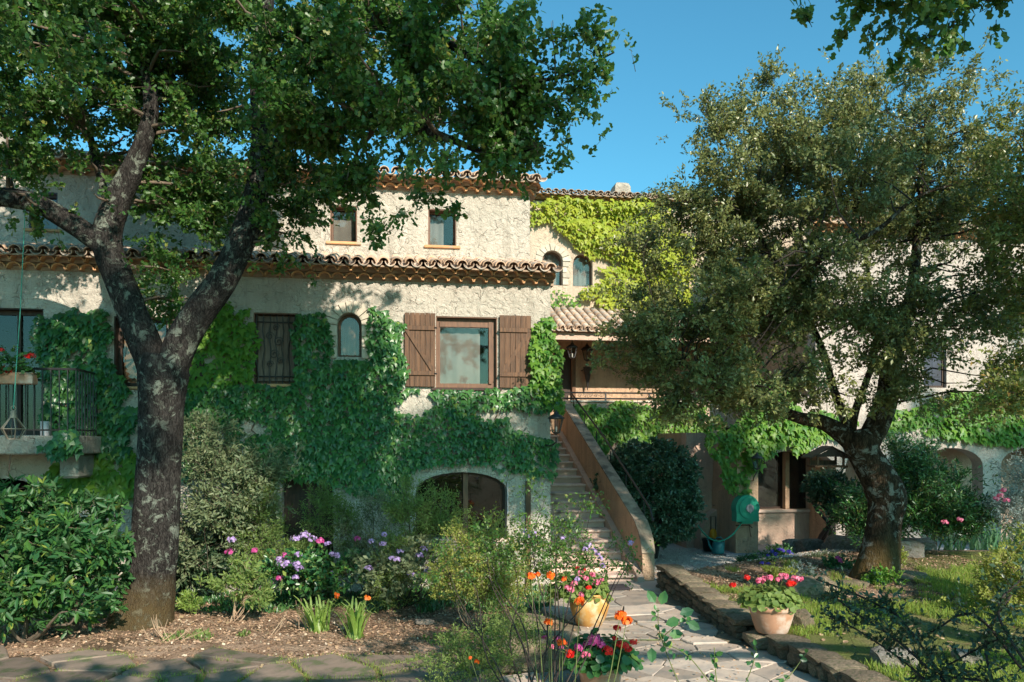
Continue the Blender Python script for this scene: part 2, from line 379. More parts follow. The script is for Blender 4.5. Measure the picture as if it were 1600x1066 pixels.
def leafobjs(pos, d, nrm, size, me, parent, name='leaf'):
    d = unit(d); nrm = unit(nrm-d*np.sum(nrm*d, 1, keepdims=True)); s = np.cross(nrm, d)
    inv = rootmat(parent).inverted()
    for i in range(len(pos)):
        k = float(size[i])
        mw = Matrix(((d[i,0]*k, s[i,0]*k, nrm[i,0]*k, pos[i,0]), (d[i,1]*k, s[i,1]*k, nrm[i,1]*k, pos[i,1]), (d[i,2]*k, s[i,2]*k, nrm[i,2]*k, pos[i,2]), (0,0,0,1)))
        o = bpy.data.objects.new(name, me); COL.objects.link(o); o.parent = parent; o.matrix_basis = inv @ mw
def blobs_px(bl):
    o = []
    for b in bl:
        px, py, rx, ry, Y, dy = b[:6]; wt = b[6] if len(b) > 6 else 1
        c = P(px, py, Y); o.append((np.array(c), np.array((rx*Y/FPX, dy, ry*Y/FPX)), wt))
    return o
GAP = None
def sprays(bl, n, clump=9, cs=.28, shell=.5):
    wts = np.array([np.prod(r)**.66*wt for c, r, wt in bl]); wts /= wts.sum()
    nc = max(3, n//clump); idx = rng.choice(len(bl), nc, p=wts)
    C = np.array([b[0] for b in bl])[idx]; Rr = np.array([b[1] for b in bl])[idx]
    dirs = runit(nc); rad = rng.random(nc)**(shell)
    cen = C+dirs*Rr*rad[:, None]
    j = rng.integers(0, nc, n); csz = cs*rng.uniform(.5, 1.3, nc)[j]
    pos = cen[j]+rng.normal(size=(n, 3))*csz[:, None]*np.array((1, 1, .6))
    if GAP:
        f = 2*math.pi/GAP[0]; r_ = np.random.default_rng(5); v = 0
        for _ in range(7):
            k_ = unit(r_.normal(size=3)); v = v+np.sin(pos @ k_*f*r_.uniform(.6, 1.6)+r_.uniform(0, 6.3))
        keep = np.where(v > GAP[1]+rng.normal(size=n)*.25)[0]; sub = rng.choice(keep, n); pos = pos[sub]+rng.normal(size=(n, 3))*.02; j = j[sub]
    out = unit(unit((pos-C[j])/Rr[j])+rng.normal(size=(n, 3))*.55)
    return pos, out, cen
def twigs(name, a, b, r, mat, parent):
    """thin three-sided twigs from a to b"""
    n = len(a); d = unit(b-a); s = unit(np.cross(d, runit(n))); t = np.cross(d, s)
    V = np.zeros((n, 4, 3)); 
    for k in range(3):
        th = 2*math.pi*k/3; V[:, k] = a+(s*math.cos(th)+t*math.sin(th))*np.asarray(r).reshape(-1, 1)
    V[:, 3] = b
    inv = np.array(rootmat(parent).inverted()); V = V.reshape(-1, 3) @ inv[:3, :3].T+inv[:3, 3]
    me = bpy.data.meshes.new(name); me.vertices.add(len(V)); me.vertices.foreach_set('co', V.ravel().astype(np.float32))
    tf = np.array([(0,1,3),(1,2,3),(2,0,3)]); loops = (tf.ravel()[None]+(np.arange(n)*4)[:, None]).ravel()
    me.loops.add(len(loops)); me.loops.foreach_set('vertex_index', loops.astype(np.int32))
    me.polygons.add(3*n); me.polygons.foreach_set('loop_start', np.arange(0, 9*n, 3).astype(np.int32))
    me.materials.append(mat); me.update(calc_edges=True)
    o = bpy.data.objects.new(name, me); COL.objects.link(o); o.parent = parent; o['kind'] = 'stuff'; return o
def foliage(parent, bl, nsp, per, size, tm, mat, twmat, skel=None, name='foliage', spl=.32, up=.35, clump=9, cs=.28, shell=.5, droop=0, nbr=0, brr=.02, twr=.004, nup=.6):
    pos, out, cen = sprays(bl, nsp, clump, cs, shell)
    out = unit(out+np.array((0, 0, up-droop)))
    ln = spl*rng.uniform(.6, 1.3, nsp)
    a = pos-out*ln[:, None]*.5; b = pos+out*ln[:, None]*.5
    t = rng.random((nsp, per))**.7; 
    lp = a[:, None]+(b-a)[:, None]*t[..., None]+rng.normal(size=(nsp, per, 3))*spl*.09
    ld = unit(out[:, None]*.7+rng.normal(size=(nsp, per, 3))*.65+np.array((0, 0, -.15-droop*.6)))
    ln_ = rng.normal(size=(nsp, per, 3))*.75+np.array((.15, -.35, nup))
    sz = size*rng.uniform(.65, 1.3, (nsp, per))
    var = np.clip(np.repeat(rng.random(nsp)[:, None], per, 1)*.55+rng.random((nsp, per))*.45, 0, .999)
    leafmesh(name, lp.reshape(-1, 3), ld.reshape(-1, 3), ln_.reshape(-1, 3), sz.ravel(), tm, mat, parent, var=var.ravel())
    if twmat: twigs('twigs', a, b, np.full(nsp, twr), twmat, parent)
    if nbr and skel is not None:
        mb = MB(); S = np.array(skel)
        for i in rng.choice(len(cen), min(nbr, len(cen)), replace=False):
            q = cen[i]; dist = np.linalg.norm(S[:, :3]-q, axis=1)+np.maximum(0, S[:, 2]-q[2])*.8
            if dist.min() > 1.9: continue
            s = S[np.argmin(dist)]; p0 = Vector(s[:3]); p1 = Vector(q); m = p0.lerp(p1, .5)+Vector(rng.normal(size=3)*.1)*(p1-p0).length
            m.z += .08*(p1-p0).length
            r0 = min(brr, s[3]*.6) if len(s) > 3 else brr
            pts = [p0, p0.lerp(m, .55)+Vector(rng.normal(size=3)*.02), m, m.lerp(p1, .5)+Vector(rng.normal(size=3)*.03), p1]
            mb.tube(pts, [r0, r0*.8, r0*.6, r0*.42, r0*.2], 5, False)
        o = mb.build('branches', twmat, parent, True); o['kind'] = 'stuff'
def limb(parent, pts, mat, name='limb', n=28, rough=.07, k=14, flare=False, cap=False):
    """bark tube with furrows as real relief; pts (x,y,z,r)"""
    sp = spline(pts, k); mb = MB(); ps = [Vector(p[:3]) for p in sp]; vs = []; fs = []
    a = None; acc = 0
    for i, p in enumerate(ps):
        t = (ps[min(i+1, len(ps)-1)]-ps[max(i-1, 0)]).normalized()
        if a is None: a = t.orthogonal().normalized()
        a = (a-t*a.dot(t)).normalized(); b = t.cross(a)
        if i: acc += (p-ps[i-1]).length
        r = sp[i][3]
        for q in range(n):
            th = 2*math.pi*q/n; dv = a*math.cos(th)+b*math.sin(th)
            f = mnoise.noise(Vector((dv.x*5/ max(r*3,.3)*.6+7, dv.y*5, acc*2.2)))*.55+mnoise.noise(Vector((math.cos(th)*9, math.sin(th)*9, acc*5)))*.3
            big = mnoise.noise(Vector((dv.x*1.2, dv.y*1.2, acc*1.1+3)))*1.3
            vs.append(p+dv*r*(1+rough*(f+big)))
    for i in range(len(ps)-1):
        for q in range(n): fs.append((i*n+q, i*n+(q+1) % n, (i+1)*n+(q+1) % n, (i+1)*n+q))
    if cap: fs.append(tuple(range((len(ps)-1)*n, len(ps)*n)))
    mb.add(vs, fs); o = mb.build(name, mat, parent, True)
    return o, [tuple(s) for s in sp]
def inpoly(x, y, poly):
    x = np.asarray(x, float); y = np.asarray(y, float); c = np.zeros(x.shape, bool); n = len(poly)
    for i in range(n):
        x0, y0 = poly[i]; x1, y1 = poly[(i+1) % n]
        if y0 == y1: continue
        k = ((y0 > y) != (y1 > y)) & (x < (x1-x0)*(y-y0)/(y1-y0)+x0); c ^= k
    return c
def snoise(x, y, s, seed=0):
    r = np.random.default_rng(seed); o = 0
    for k in range(6):
        a, b, p = r.normal(size=3)*np.array((1, 1, 3)); o = o+np.sin((x*a+y*b)/s*1.6+p)
    return o/6
# ================================================================== GROUND
def wallx(Y):
    return np.interp(Y, [4, 7.3, 8.8, 9.8, 12.7, 14], [3.75, 3.22, 2.98, 2.70, 2.37, 2.3])
def gheight(X, Y):
    X = np.asarray(X, float); Y = np.asarray(Y, float)
    H = np.interp(Y, [4, 8, 9.8, 12.7], [.20, .20, .20, .34])
    side = np.clip((X-wallx(Y)-.10)/.12, 0, 1)
    back = np.clip((np.minimum(13.0+(X-2.4)*.75, 15.6)-Y)/.5, 0, 1)
    h = H*side*back
    fl = ((X > .6) & (X < wallx(Y)+.1)) | ((Y > 7) & (Y < 9.1) & (X < 1)) | (Y > 13)
    h = h+np.where(fl, 0, 1)*(.05*snoise(X, Y, .8, 1)*.6+.03*snoise(X, Y, .3, 2)*.6)
    return h-.03*(1-side*back)*(~((Y > 9.3) & (X < .6)))
def zoneof(X, Y):
    z = np.zeros(np.shape(X))
    lawn = (X > wallx(Y)+.2) & (Y < 11.1+.7*snoise(X, Y, 1.2, 5)) | ((X > 6.4) & (Y < 15))
    z = np.where(lawn, .5, z)
    z = np.where((Y > 12.9+(X-2.4)*.5) & (X > 1.9) & (Y > 12.9), 1, z)
    return z
def grid_mesh(name, xs, ys, mat):
    XX, YY = np.meshgrid(xs, ys); ZZ = gheight(XX, YY)
    V = np.stack([XX, YY, ZZ], -1).reshape(-1, 3); nx, ny = len(xs), len(ys)
    i = np.arange((ny-1)*(nx-1)); r, c = i//(nx-1), i % (nx-1); a = r*nx+c
    F = np.stack([a, a+1, a+1+nx, a+nx], 1)
    me = bpy.data.meshes.new(name); me.from_pydata(V.tolist(), [], F.tolist())
    at = me.attributes.new('zone', 'FLOAT', 'POINT'); at.data.foreach_set('value', zoneof(V[:, 0], V[:, 1]).astype(np.float32))
    me.polygons.foreach_set('use_smooth', [True]*len(F)); me.materials.append(mat)
    o = bpy.data.objects.new(name, me); COL.objects.link(o); return o
gm, gn, go_, gb = nodes('garden_earth')
tc = gn.nodes.new('ShaderNodeTexCoord'); co = tc.outputs['Object']
zat = gn.nodes.new('ShaderNodeAttribute'); zat.attribute_name = 'zone'
mul = mixc(gn, ramp(gn, nz(gn, co, 3, 8), .4, .6), (.26, .17, .115), (.40, .28, .20))
mul = mixc(gn, ramp(gn, nz(gn, co, 45, 4), .55, .7), mul, (.07, .045, .03)); mul = mixc(gn, ramp(gn, nz(gn, co, 1.1, 5), .5, .62), mul, (.12, .085, .055))
law = mixc(gn, ramp(gn, nz(gn, co, 2.5, 8), .4, .6), (.12, .14, .04), (.18, .16, .07))
grv = mixc(gn, ramp(gn, nz(gn, co, 60, 4), .4, .6), (.42, .39, .37), (.60, .56, .53))
c_ = mixc(gn, ramp(gn, zat.outputs['Fac'], .1, .4), mul, law); c_ = mixc(gn, ramp(gn, zat.outputs['Fac'], .6, .9), c_, grv)
gn.links.new(c_, gb.inputs['Base Color']); gb.inputs['Roughness'].default_value = 1; gb.inputs['Specular IOR Level'].default_value = .1
gn.links.new(bumpn(gn, math_(gn, 'ADD', nz(gn, co, 40, 6), nz(gn, co, 9, 4)), .9, .035), gb.inputs['Normal'])
tag(grid_mesh('ground', np.arange(-13, 17, .1), np.arange(2, 24, .1), gm), kind='structure')
far = MB().box(-400, 400, -400, 600, -.9, -.45).build('distant_ground', M('dry_grass_ground', (.12, .11, .05), (.17, .13, .08), .8, 1, .5, 5, .05)); tag(far, kind='structure')

def clip(poly, nx, ny, c):
    o = []
    for i in range(len(poly)):
        a, b = poly[i], poly[(i+1) % len(poly)]; da = a[0]*nx+a[1]*ny-c; db = b[0]*nx+b[1]*ny-c
        if da <= 0: o.append(a)
        if (da < 0) != (db < 0) and da != db:
            t = da/(da-db); o.append((a[0]+(b[0]-a[0])*t, a[1]+(b[1]-a[1])*t))
    return o
JOINTS = {}
def paving(name, x0, x1, y0, y1, sx, sy, keep, mat, gap, zt=.0, jit=.42, stagger=True, zf=None):
    root = bpy.data.objects.new(name, None); COL.objects.link(root); root['kind'] = 'structure'; ROOT[root] = Matrix.Identity(4)
    pts = []
    ny = int((y1-y0)/sy)+1; nx = int((x1-x0)/sx)+1
    for j in range(-1, ny+1):
        for i in range(-1, nx+1):
            if random.random() < .24: continue
            pts.append((x0+(i+(.5 if j % 2 else 0)+random.uniform(-jit, jit))*sx, y0+(j+random.uniform(-jit, jit))*sy))
    for k, (x, y) in enumerate(pts):
        if not keep(x, y): continue
        poly = [(x-1.6*sx, y-1.6*sy), (x+1.6*sx, y-1.6*sy), (x+1.6*sx, y+1.6*sy), (x-1.6*sx, y+1.6*sy)]
        for q in pts:
            if q == (x, y) or abs(q[0]-x) > 3*sx or abs(q[1]-y) > 3*sy: continue
            dx, dy = q[0]-x, q[1]-y; ln = math.hypot(dx, dy)
            poly = clip(poly, dx/ln, dy/ln, (dx*(x+q[0])/2+dy*(y+q[1])/2)/ln-gap*random.uniform(.35, 1))
            if len(poly) < 3: break
        if len(poly) < 3: continue
        # roughen the outline
        pp = []
        for i in range(len(poly)):
            a, b = poly[i], poly[(i+1) % len(poly)]
            if math.hypot(a[0]-b[0], a[1]-b[1]) < .03: continue
            pp.append(a); t = random.uniform(.35, .65)
            pp.append((a[0]+(b[0]-a[0])*t+random.uniform(-.012, .012), a[1]+(b[1]-a[1])*t+random.uniform(-.012, .012)))
        if len(pp) < 4: continue
        cx = sum(p[0] for p in pp)/len(pp); cy = sum(p[1] for p in pp)/len(pp)
        z = (zf(cx, cy) if zf else zt)+random.uniform(-.006, .008); tx, ty = random.uniform(-.012, .012), random.uniform(-.012, .012)
        zz = lambda p, e: z+tx*(p[0]-cx)+ty*(p[1]-cy)-e
        for i in range(len(pp)):
            a, b = pp[i], pp[(i+1) % len(pp)]; JOINTS.setdefault(name, []).append((a, b))
        n = len(pp); ins = [(cx+(p[0]-cx)*.965, cy+(p[1]-cy)*.965) for p in pp]
        vs = [(p[0], p[1], zz(p, .06)) for p in pp]+[(p[0], p[1], zz(p, .012)) for p in pp]+[(p[0], p[1], zz(p, 0)) for p in ins]+[(cx, cy, z)]
        fs = []
        for i in range(n):
            i2 = (i+1) % n; fs += [(i, i2, n+i2, n+i), (n+i, n+i2, 2*n+i2, 2*n+i), (2*n+i, 2*n+i2, 3*n)]
        mb = MB(); mb.add([(v[0]-cx, v[1]-cy, v[2]) for v in vs], fs)
        me_o = mb.build('paving_stone', mat, None); me_o.parent = root; me_o.location = (cx, cy, 0)
    return root
# stepped flagstone path to the stair foot: two shallow treads
def pathz(x, y): return .045 if y > 10.55 else (.02 if y > 9.55 else .0)
keep_path = lambda x, y: 4.8 < y < 13.15 and x > (.25 if y < 10 else .55) and x < float(wallx(y))-.12+(0 if y > 9.6 else .15)
paving('garden_path', -.2, 4.0, 4.6, 13.3, .42, .33, keep_path, FLAG, .010, jit=.62, zf=pathz)
keep_left = lambda x, y: 6.2 < y < 9.0+.12*math.sin(x*1.7) and x < .1
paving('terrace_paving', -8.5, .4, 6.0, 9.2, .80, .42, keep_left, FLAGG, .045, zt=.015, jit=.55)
pbed = MB().box(.3, 2.9, 4.6, 9.55, -.08, -.012).box(.3, 2.75, 9.552, 10.55, -.08, .008).box(.3, 2.6, 10.552, 13.1, -.08, .033).build('path_bed', M('path_joint_sand', (.22, .18, .13), (.13, .11, .07), 12, 1, .6, 30, .02)); tag(pbed, kind='structure')

# ================================================================== HOUSE
house = thing('stone_house', HO, 'old stuccoed country house with clay tiled roofs, overgrown with climbing creeper', 'house', rz=HA)
def wallpart(name, mat, outline, holes, d0, d1, parent=None):
    mb = HB()
    loops = [outline]+holes
    flat = [p for l in loops for p in l]
    tr = tessellate_polygon([[Vector((p[0], p[1], 0)) for p in l] for l in loops])
    n = len(flat)
    vs = [(p[0], d0, p[1]) for p in flat]+[(p[0], d1, p[1]) for p in flat]
    fs = [tuple(t) for t in tr]+[tuple(i+n for i in t) for t in tr]; k = 0
    for l in loops:
        m = len(l); fs += [(k+i, k+(i+1) % m, n+k+(i+1) % m, n+k+i) for i in range(m)]; k += m
    mb.add(vs, fs); return mb.build(name, mat, parent or house)
def rect(px0, px1, py0, py1, d):
    u0, _ = L(px0, (py0+py1)/2, d); u1, _ = L(px1, (py0+py1)/2, d); pm = (px0+px1)/2
    return u0, u1, L(pm, py1, d)[1], L(pm, py0, d)[1]
def rp(u0, u1, z0, z1): return [(u0, z0), (u1, z0), (u1, z1), (u0, z1)]
def archp(u0, u1, z0, z1, rise=None, n=14):
    w_ = (u1-u0)/2; rise = rise if rise is not None else w_; zs = z1-rise; c = (u0+u1)/2
    return [(u0, z0), (u1, z0)]+[(c+w_*math.cos(math.pi*i/n), zs+rise*math.sin(math.pi*i/n)) for i in range(n+1)]
B1 = rect(396, 466, 489, 600, 0); B2 = rect(527, 565, 489, 558, 0); B3 = rect(681, 777, 495, 606, 0)
B0 = rect(178, 262, 495, 604, 0); BF = rect(-70, 68, 481, 680, 0); BA = rect(650, 792, 738, 842, 0)
BD = rect(441, 521, 748, 905, 0); BU = rect(-60, 72, 748, 905, 0); BX = rect(590, 640, 775, 905, 0)
EZ = 5.0
holes = [rp(*B1), archp(*B2), rp(*B3), rp(*B0), rp(*BF), archp(*BA, rise=.30), archp(*BU, rise=.35), rp(BD[0], BD[1], .02, BD[3])]
wallpart('wing_wall', CREAM, rp(-14, 0, -.5, EZ), holes, 0, .35)
HB().box(-.35, 0, .35, 8.2, -.5, EZ+.2).build('wing_side_wall', OCHRE, house)
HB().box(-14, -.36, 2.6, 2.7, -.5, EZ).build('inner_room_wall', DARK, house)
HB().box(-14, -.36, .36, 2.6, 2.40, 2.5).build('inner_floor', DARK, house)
# upper block
U1 = rect(516, 558, 321, 378, 1.3); U2 = rect(669, 713, 327, 384, 1.3); U0 = rect(45, 90, 300, 358, 1.3)
uR = L(828, 350, 1.3)[0]
UZ = 6.90
wallpart('upper_wall', CREAM, rp(-14, uR, 5.3, UZ), [rp(*U1), rp(*U2), rp(*U0)], 1.3, 1.6)
HB().box(uR-.3, uR, 1.6, 8.2, 5.3, UZ).build('upper_side_wall', CREAM, house)
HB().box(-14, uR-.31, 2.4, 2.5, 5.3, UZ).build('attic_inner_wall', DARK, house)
# rear block
A1 = rect(847, 879, 392, 446, 8.2); A2 = rect(895, 926, 397, 448, 8.2); DR = rect(866, 894, 546, 600, 8.2)
RZ_ = L(930, 318, 8.2)[1]
wallpart('rear_wall', GREYST if False else stucco('rear_stucco', (.52, .43, .33), (.45, .36, .28), (.26, .2, .15), .6), rp(-.3, 14, 5.75, RZ_), [archp(*A1), archp(*A2)], 8.2, 8.5)
wallpart('porch_wall', OCHRE, rp(-.3, 14, 2.4, 5.75), [rp(DR[0], DR[1], 2.56, DR[3])], 8.2, 8.5)
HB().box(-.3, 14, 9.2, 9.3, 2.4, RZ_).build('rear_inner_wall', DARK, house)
# terrace over the stair head
TZ = L(950, 629, 6.5)[1]
TD = rect(1046, 1076, 795, 860, 6.5)
wallpart('terrace_wall', PINKST, rp(1.80, 7.2, -.5, TZ), [rp(TD[0], TD[1], .02, TD[3])], 6.5, 6.75)
HB().box(1.82, 6.59, 6.46, 6.82, TZ, TZ+.05, .012).build('terrace_coping', STONE, house)
HB().box(-.0, 9, 6.76, 8.2, 2.40, 2.55).build('terrace_floor', STEPM, house)
HB().box(TD[0]-.02, TD[1]+.02, 6.70, 6.76, .03, TD[3]+.02).build('cellar_door', M('red_brown_door', (.11, .035, .025), (.07, .025, .02), 3, .5, .3, 12, .004, stretch=(12, 12, 1)), house)
# right block with the arcade
RB = 4.4; RA = 3.3
uP0 = L(1147, 800, 3.2)[0]; uP1 = L(1182, 800, 3.2)[0]
W1r = rect(1184, 1266, 706, 796, RB); ARz = 6.95
u4 = L(1108, 700, RB)[0]
q1a, q1b = L(1184, 800, RA)[0], L(1306, 800, RA)[0]; q2a, q2b = L(1321, 800, RA)[0], L(1388, 800, RA)[0]
q3a, q3b = L(1440, 800, RA)[0], L(1536, 800, RA)[0]; q4a, q4b = L(1564, 800, RA)[0], L(1664, 800, RA)[0]
ztop = L(1400, 703, RA)[1]
WR = rect(1443, 1479, 528, 606, RA); WR2 = rect(1180, 1212, 560, 628, RA)
ah = [archp(a_, b_, -.3, ztop+.02*k, rise=.42) for k, (a_, b_) in enumerate(((q1a, q1b), (q2a, q2b), (q3a, q3b), (q4a, q4b)))]
wallpart('arcade_wall', stucco('arcade_plaster', (.50, .43, .39), (.40, .35, .32), (.22, .18, .16), .5), [(u4+.35, -.5), (16, -.5), (16, ARz), (6.6, ARz), (6.6, TZ), (u4+.35, TZ)], ah+[rp(*WR)], RA, RA+.35)
wallpart('arcade_inner_wall', PINKST, rp(4.05, 16, -.5, 2.6), [archp(W1r[0], W1r[1], W1r[2], W1r[3], rise=.16)], RB, RB+.3)
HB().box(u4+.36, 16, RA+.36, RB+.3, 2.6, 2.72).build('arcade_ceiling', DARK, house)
HB().box(4.05, 4.35, RB+.3, 6.499, -.5, 2.6).build('right_side_wall', OCHRE, house)
HB().box(6.6, 6.9, RA+.36, 8.2, 2.73, ARz).build('upper_return_wall', OCHRE, house)
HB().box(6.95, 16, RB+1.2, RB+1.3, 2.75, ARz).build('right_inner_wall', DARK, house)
HB().prism([(uP0, -.3), (uP1, -.3), (uP1, 2.35), (uP0+.06, 2.35), (uP0, 1.2)], 3.12, RB-.003).build('buttress', OCHRE, house)
HB().box(q1b-.02, q2a+.02, RA+.36, RB-.004, -.3, 2.6).build('arcade_pier', OCHRE, house)
HB().box(u4-.2, 16, 3.0, RB-.005, -.3, .015).build('arcade_floor', M('blue_grey_paving', (.34, .35, .38), (.28, .28, .30), 3, .9, .3, 20, .006), house)
# low round-topped plinth at the corner beside the cellar door
HB().prism([(u4-.35, -.3), (u4+.28, -.3), (u4+.28, .95), (u4+.1, .9), (u4-.1, .75), (u4-.3, .4), (u4-.35, .2)], RB-.30, RB-.004).build('corner_plinth', PINKST, house)

# ------------------------------------------------------------------ windows
def curtain(mb, u0, u1, z0, z1, d, folds=7, amp=.018):
    n = folds*6; vs = []
    for i in range(n+1):
        u = u0+(u1-u0)*i/n; o = math.sin(i/6*2*math.pi)*amp+math.sin(i*.37)*amp*.6
        vs += [(u, d+o, z0), (u, d+o*.6, z1)]
    mb.add(vs, [(2*i, 2*i+2, 2*i+3, 2*i+1) for i in range(n)])
def framebox(u0, u1, z0, z1, d0, d1, t, mb):
    mb.box(u0, u0+t, d0, d1, z0, z1); mb.box(u1-t, u1, d0, d1, z0, z1)
    mb.box(u0+t, u1-t, d0, d1, z0, z0+t); mb.box(u0+t, u1-t, d0, d1, z1-t, z1)
def window(B, d, name='window', depth=.16, t=.055, mull=0, fm=WOODF, cm=CURT, sill=True, reveal=True, sillm=None, cur=(0, 1), label=None, part=None):
    u0, u1, z0, z1 = B; mb = HB()
    framebox(u0+.004, u1-.004, z0+.004, z1-.004, d+depth, d+depth+.07, t, mb)
    fr = mb.build(name, fm, house); 
    if label: fr['label'] = label
    if reveal:
        m2 = HB(); s = .018
        m2.box(u0, u0+s, d+.01, d+depth-.002, z0, z1); m2.box(u1-s, u1, d+.01, d+depth-.002, z0, z1); m2.box(u0+s+.001, u1-s-.001, d+.01, d+depth-.002, z1-s, z1)
        m2.build('window_lining', fm, fr)
    g = HB().box(u0+t, u1-t, d+depth+.03, d+depth+.036, z0+t, z1-t); g.build('pane', GLASS, fr)
    if mull:
        for k in range(1, mull+1):
            uc = u0+(u1-u0)*k/(mull+1); HB().box(uc-.025, uc+.025, d+depth-.01, d+depth+.028, z0+t, z1-t).build('mullion', fm, fr)
    if cm:
        c = HB(); curtain(c, u0+t+(u1-u0-2*t)*cur[0], u0+t+(u1-u0-2*t)*cur[1], z0+t+.0, z1-t, d+depth+.13, max(2, int((u1-u0)*4)), .011); c.build('curtain', cm, fr, True)
    if sill:
        HB().box(u0-.07, u1+.07, d-.045, d+depth, z0-.05, z0-.002, .008).build('window_sill', sillm or TILEO, fr)
    HB().box(u0-.05, u1+.05, d+.75, d+.8, z0-.1, z1+.1).build('shade_backing', DARK, fr)
    return fr
w3 = window(B3, 0, sillm=WOODD, t=.07, cur=(0, .78), depth=.10, label='large first floor window with a white curtain between plank shutters')
HB().box(B3[1]-.13, B3[1]-.08, .07, .10, B3[2]+.07, B3[3]-.07).build('casement_stile', WOODF, w3)
HB().box(B3[0]+.07, B3[1]-.07, .08, .10, B3[3]-.16, B3[3]-.08).build('transom', WOODF, w3)
window(U1, 1.3, cm=CURT, t=.04, label='small attic window half hidden by oak leaves'); window(U2, 1.3, t=.04, cur=(0, .6), label='small attic window above the tiled lean-to roof')
window(U0, 1.3, t=.04, fm=M('blue_grey_frame', (.12, .13, .17), (.09, .1, .13)), label='small attic window behind the left limb')
w1 = window(B1, 0, cm=None, t=.05, depth=.2, label='first floor window behind a wrought iron grille')
window(B0, 0, cm=CURTD, t=.06, mull=1, fm=WOODD, label='shaded window behind the oak trunk')
wf = window(BF, 0, cm=None, t=.08, mull=2, fm=WOODD, sill=False, label='tall dark french window over the balcony')
def archwin(B, d, fm, cm, rise=None, depth=.16, label=None):
    u0, u1, z0, z1 = B; outer = archp(u0+.003, u1-.003, z0+.003, z1-.003, (rise or (u1-u0)/2)-.003); t = .045
    inner = archp(u0+t, u1-t, z0+t, z1-t, (rise or (u1-u0)/2)-t*.6)
    fr = wallpart('arched_window', fm, outer, [inner], d+depth, d+depth+.06)
    if label: fr['label'] = label
    mb = HB(); mb.prism(archp(u0+t-.01, u1-t+.01, z0+t-.01, z1-t+.01, (rise or (u1-u0)/2)-t*.6), d+depth+.025, d+depth+.031); mb.build('pane', GLASS, fr)
    if cm:
        c = HB(); curtain(c, u0, u1, z0, z1, d+depth+.12, 4); c.build('curtain', cm, fr, True)
    HB().box(u0-.1, u1+.1, d+.75, d+.8, z0-.1, z1+.1).build('shade_backing', DARK, fr)
    return fr
archwin(B2, 0, WOODF, CURTD, label='small arched window ringed by pale stones')
archwin(A1, 8.2, WOODF, CURT, label='left arched window under the yellow creeper'); archwin(A2, 8.2, WOODF, CURT, label='right arched window under the yellow creeper')
for B, d, n_ in ((B2, 0, 9), (A1, 8.2, 9)):
    u0, u1, z0, z1 = B; r = (u1-u0)/2; c = (u0+u1)/2; zs = z1-r
    for i in range(n_):
        a0 = math.pi*(i+.07)/n_; a1 = math.pi*(i+.93)/n_; ro = r+random.uniform(.14, .22)
        poly = [(c+r*1.02*math.cos(a0), zs+r*1.02*math.sin(a0)), (c+ro*math.cos(a0), zs+ro*math.sin(a0)), (c+ro*1.03*math.cos((a0+a1)/2), zs+ro*1.03*math.sin((a0+a1)/2)), (c+ro*math.cos(a1), zs+ro*math.sin(a1)), (c+r*1.02*math.cos(a1), zs+r*1.02*math.sin(a1))]
        HB().prism(poly, d-.03-random.uniform(0, .012), d+.05).build('arch_stone', STONE, house)
    z = zs-.01
    while z > z0+.08:
        h = random.uniform(.13, .2)
        for sgn, e in ((-1, u0-.004), (1, u1+.004)):
            wd = random.uniform(.10, .2); a_, b_ = sorted((e, e+sgn*wd)); HB().box(a_, b_, d-.03-random.uniform(0, .012), d+.05, z-h+.012, z, .012).build('arch_stone', STONE, house)
        z -= h
# closed weathered planks behind the wrought iron grille
u0, u1, z0, z1 = B1; g = HB()
GREYW = M('weathered_plank', (.22, .17, .14), (.12, .09, .075), 3, .7, .5, 12, .006, .15, stretch=(14, 14, 1.2))
for k in range(6): HB().box(u0+.05+(u1-u0-.1)*k/6+.003, u0+.05+(u1-u0-.1)*(k+1)/6-.003, .12+random.uniform(0, .005), .15, z0+.05, z1-.04, .004).build('plank', GREYW, w1)
for k in range(7):
    u = u0+(u1-u0)*(k+.5)/7; pts = []
    for j in range(9):
        z = z0+(z1-z0)*j/8; pts.append((u+.018*math.sin(j*1.6+k*1.1)*(1 if 0 < j < 8 else 0), .06, z))
    g.tube(pts, .009, 5)
for zz in (z0+.12, z1-.14): g.tube([(u0, .06, zz), (u1, .06, zz)], .011, 5)
for cx_, cz_, r_ in ((.35, .68, .07), (.55, .60, .08), (.45, .42, .08), (.36, .28, .06), (.6, .33, .06), (.5, .8, .06)):
    cu, cz = u0+(u1-u0)*cx_, z0+(z1-z0)*cz_
    g.tube([(cu+r_*(1-t/22)*math.cos(t*.55), .055, cz+r_*(1-t/22)*math.sin(t*.55)) for t in range(20)], .007, 4)
g.build('window_grille', IRON, w1)
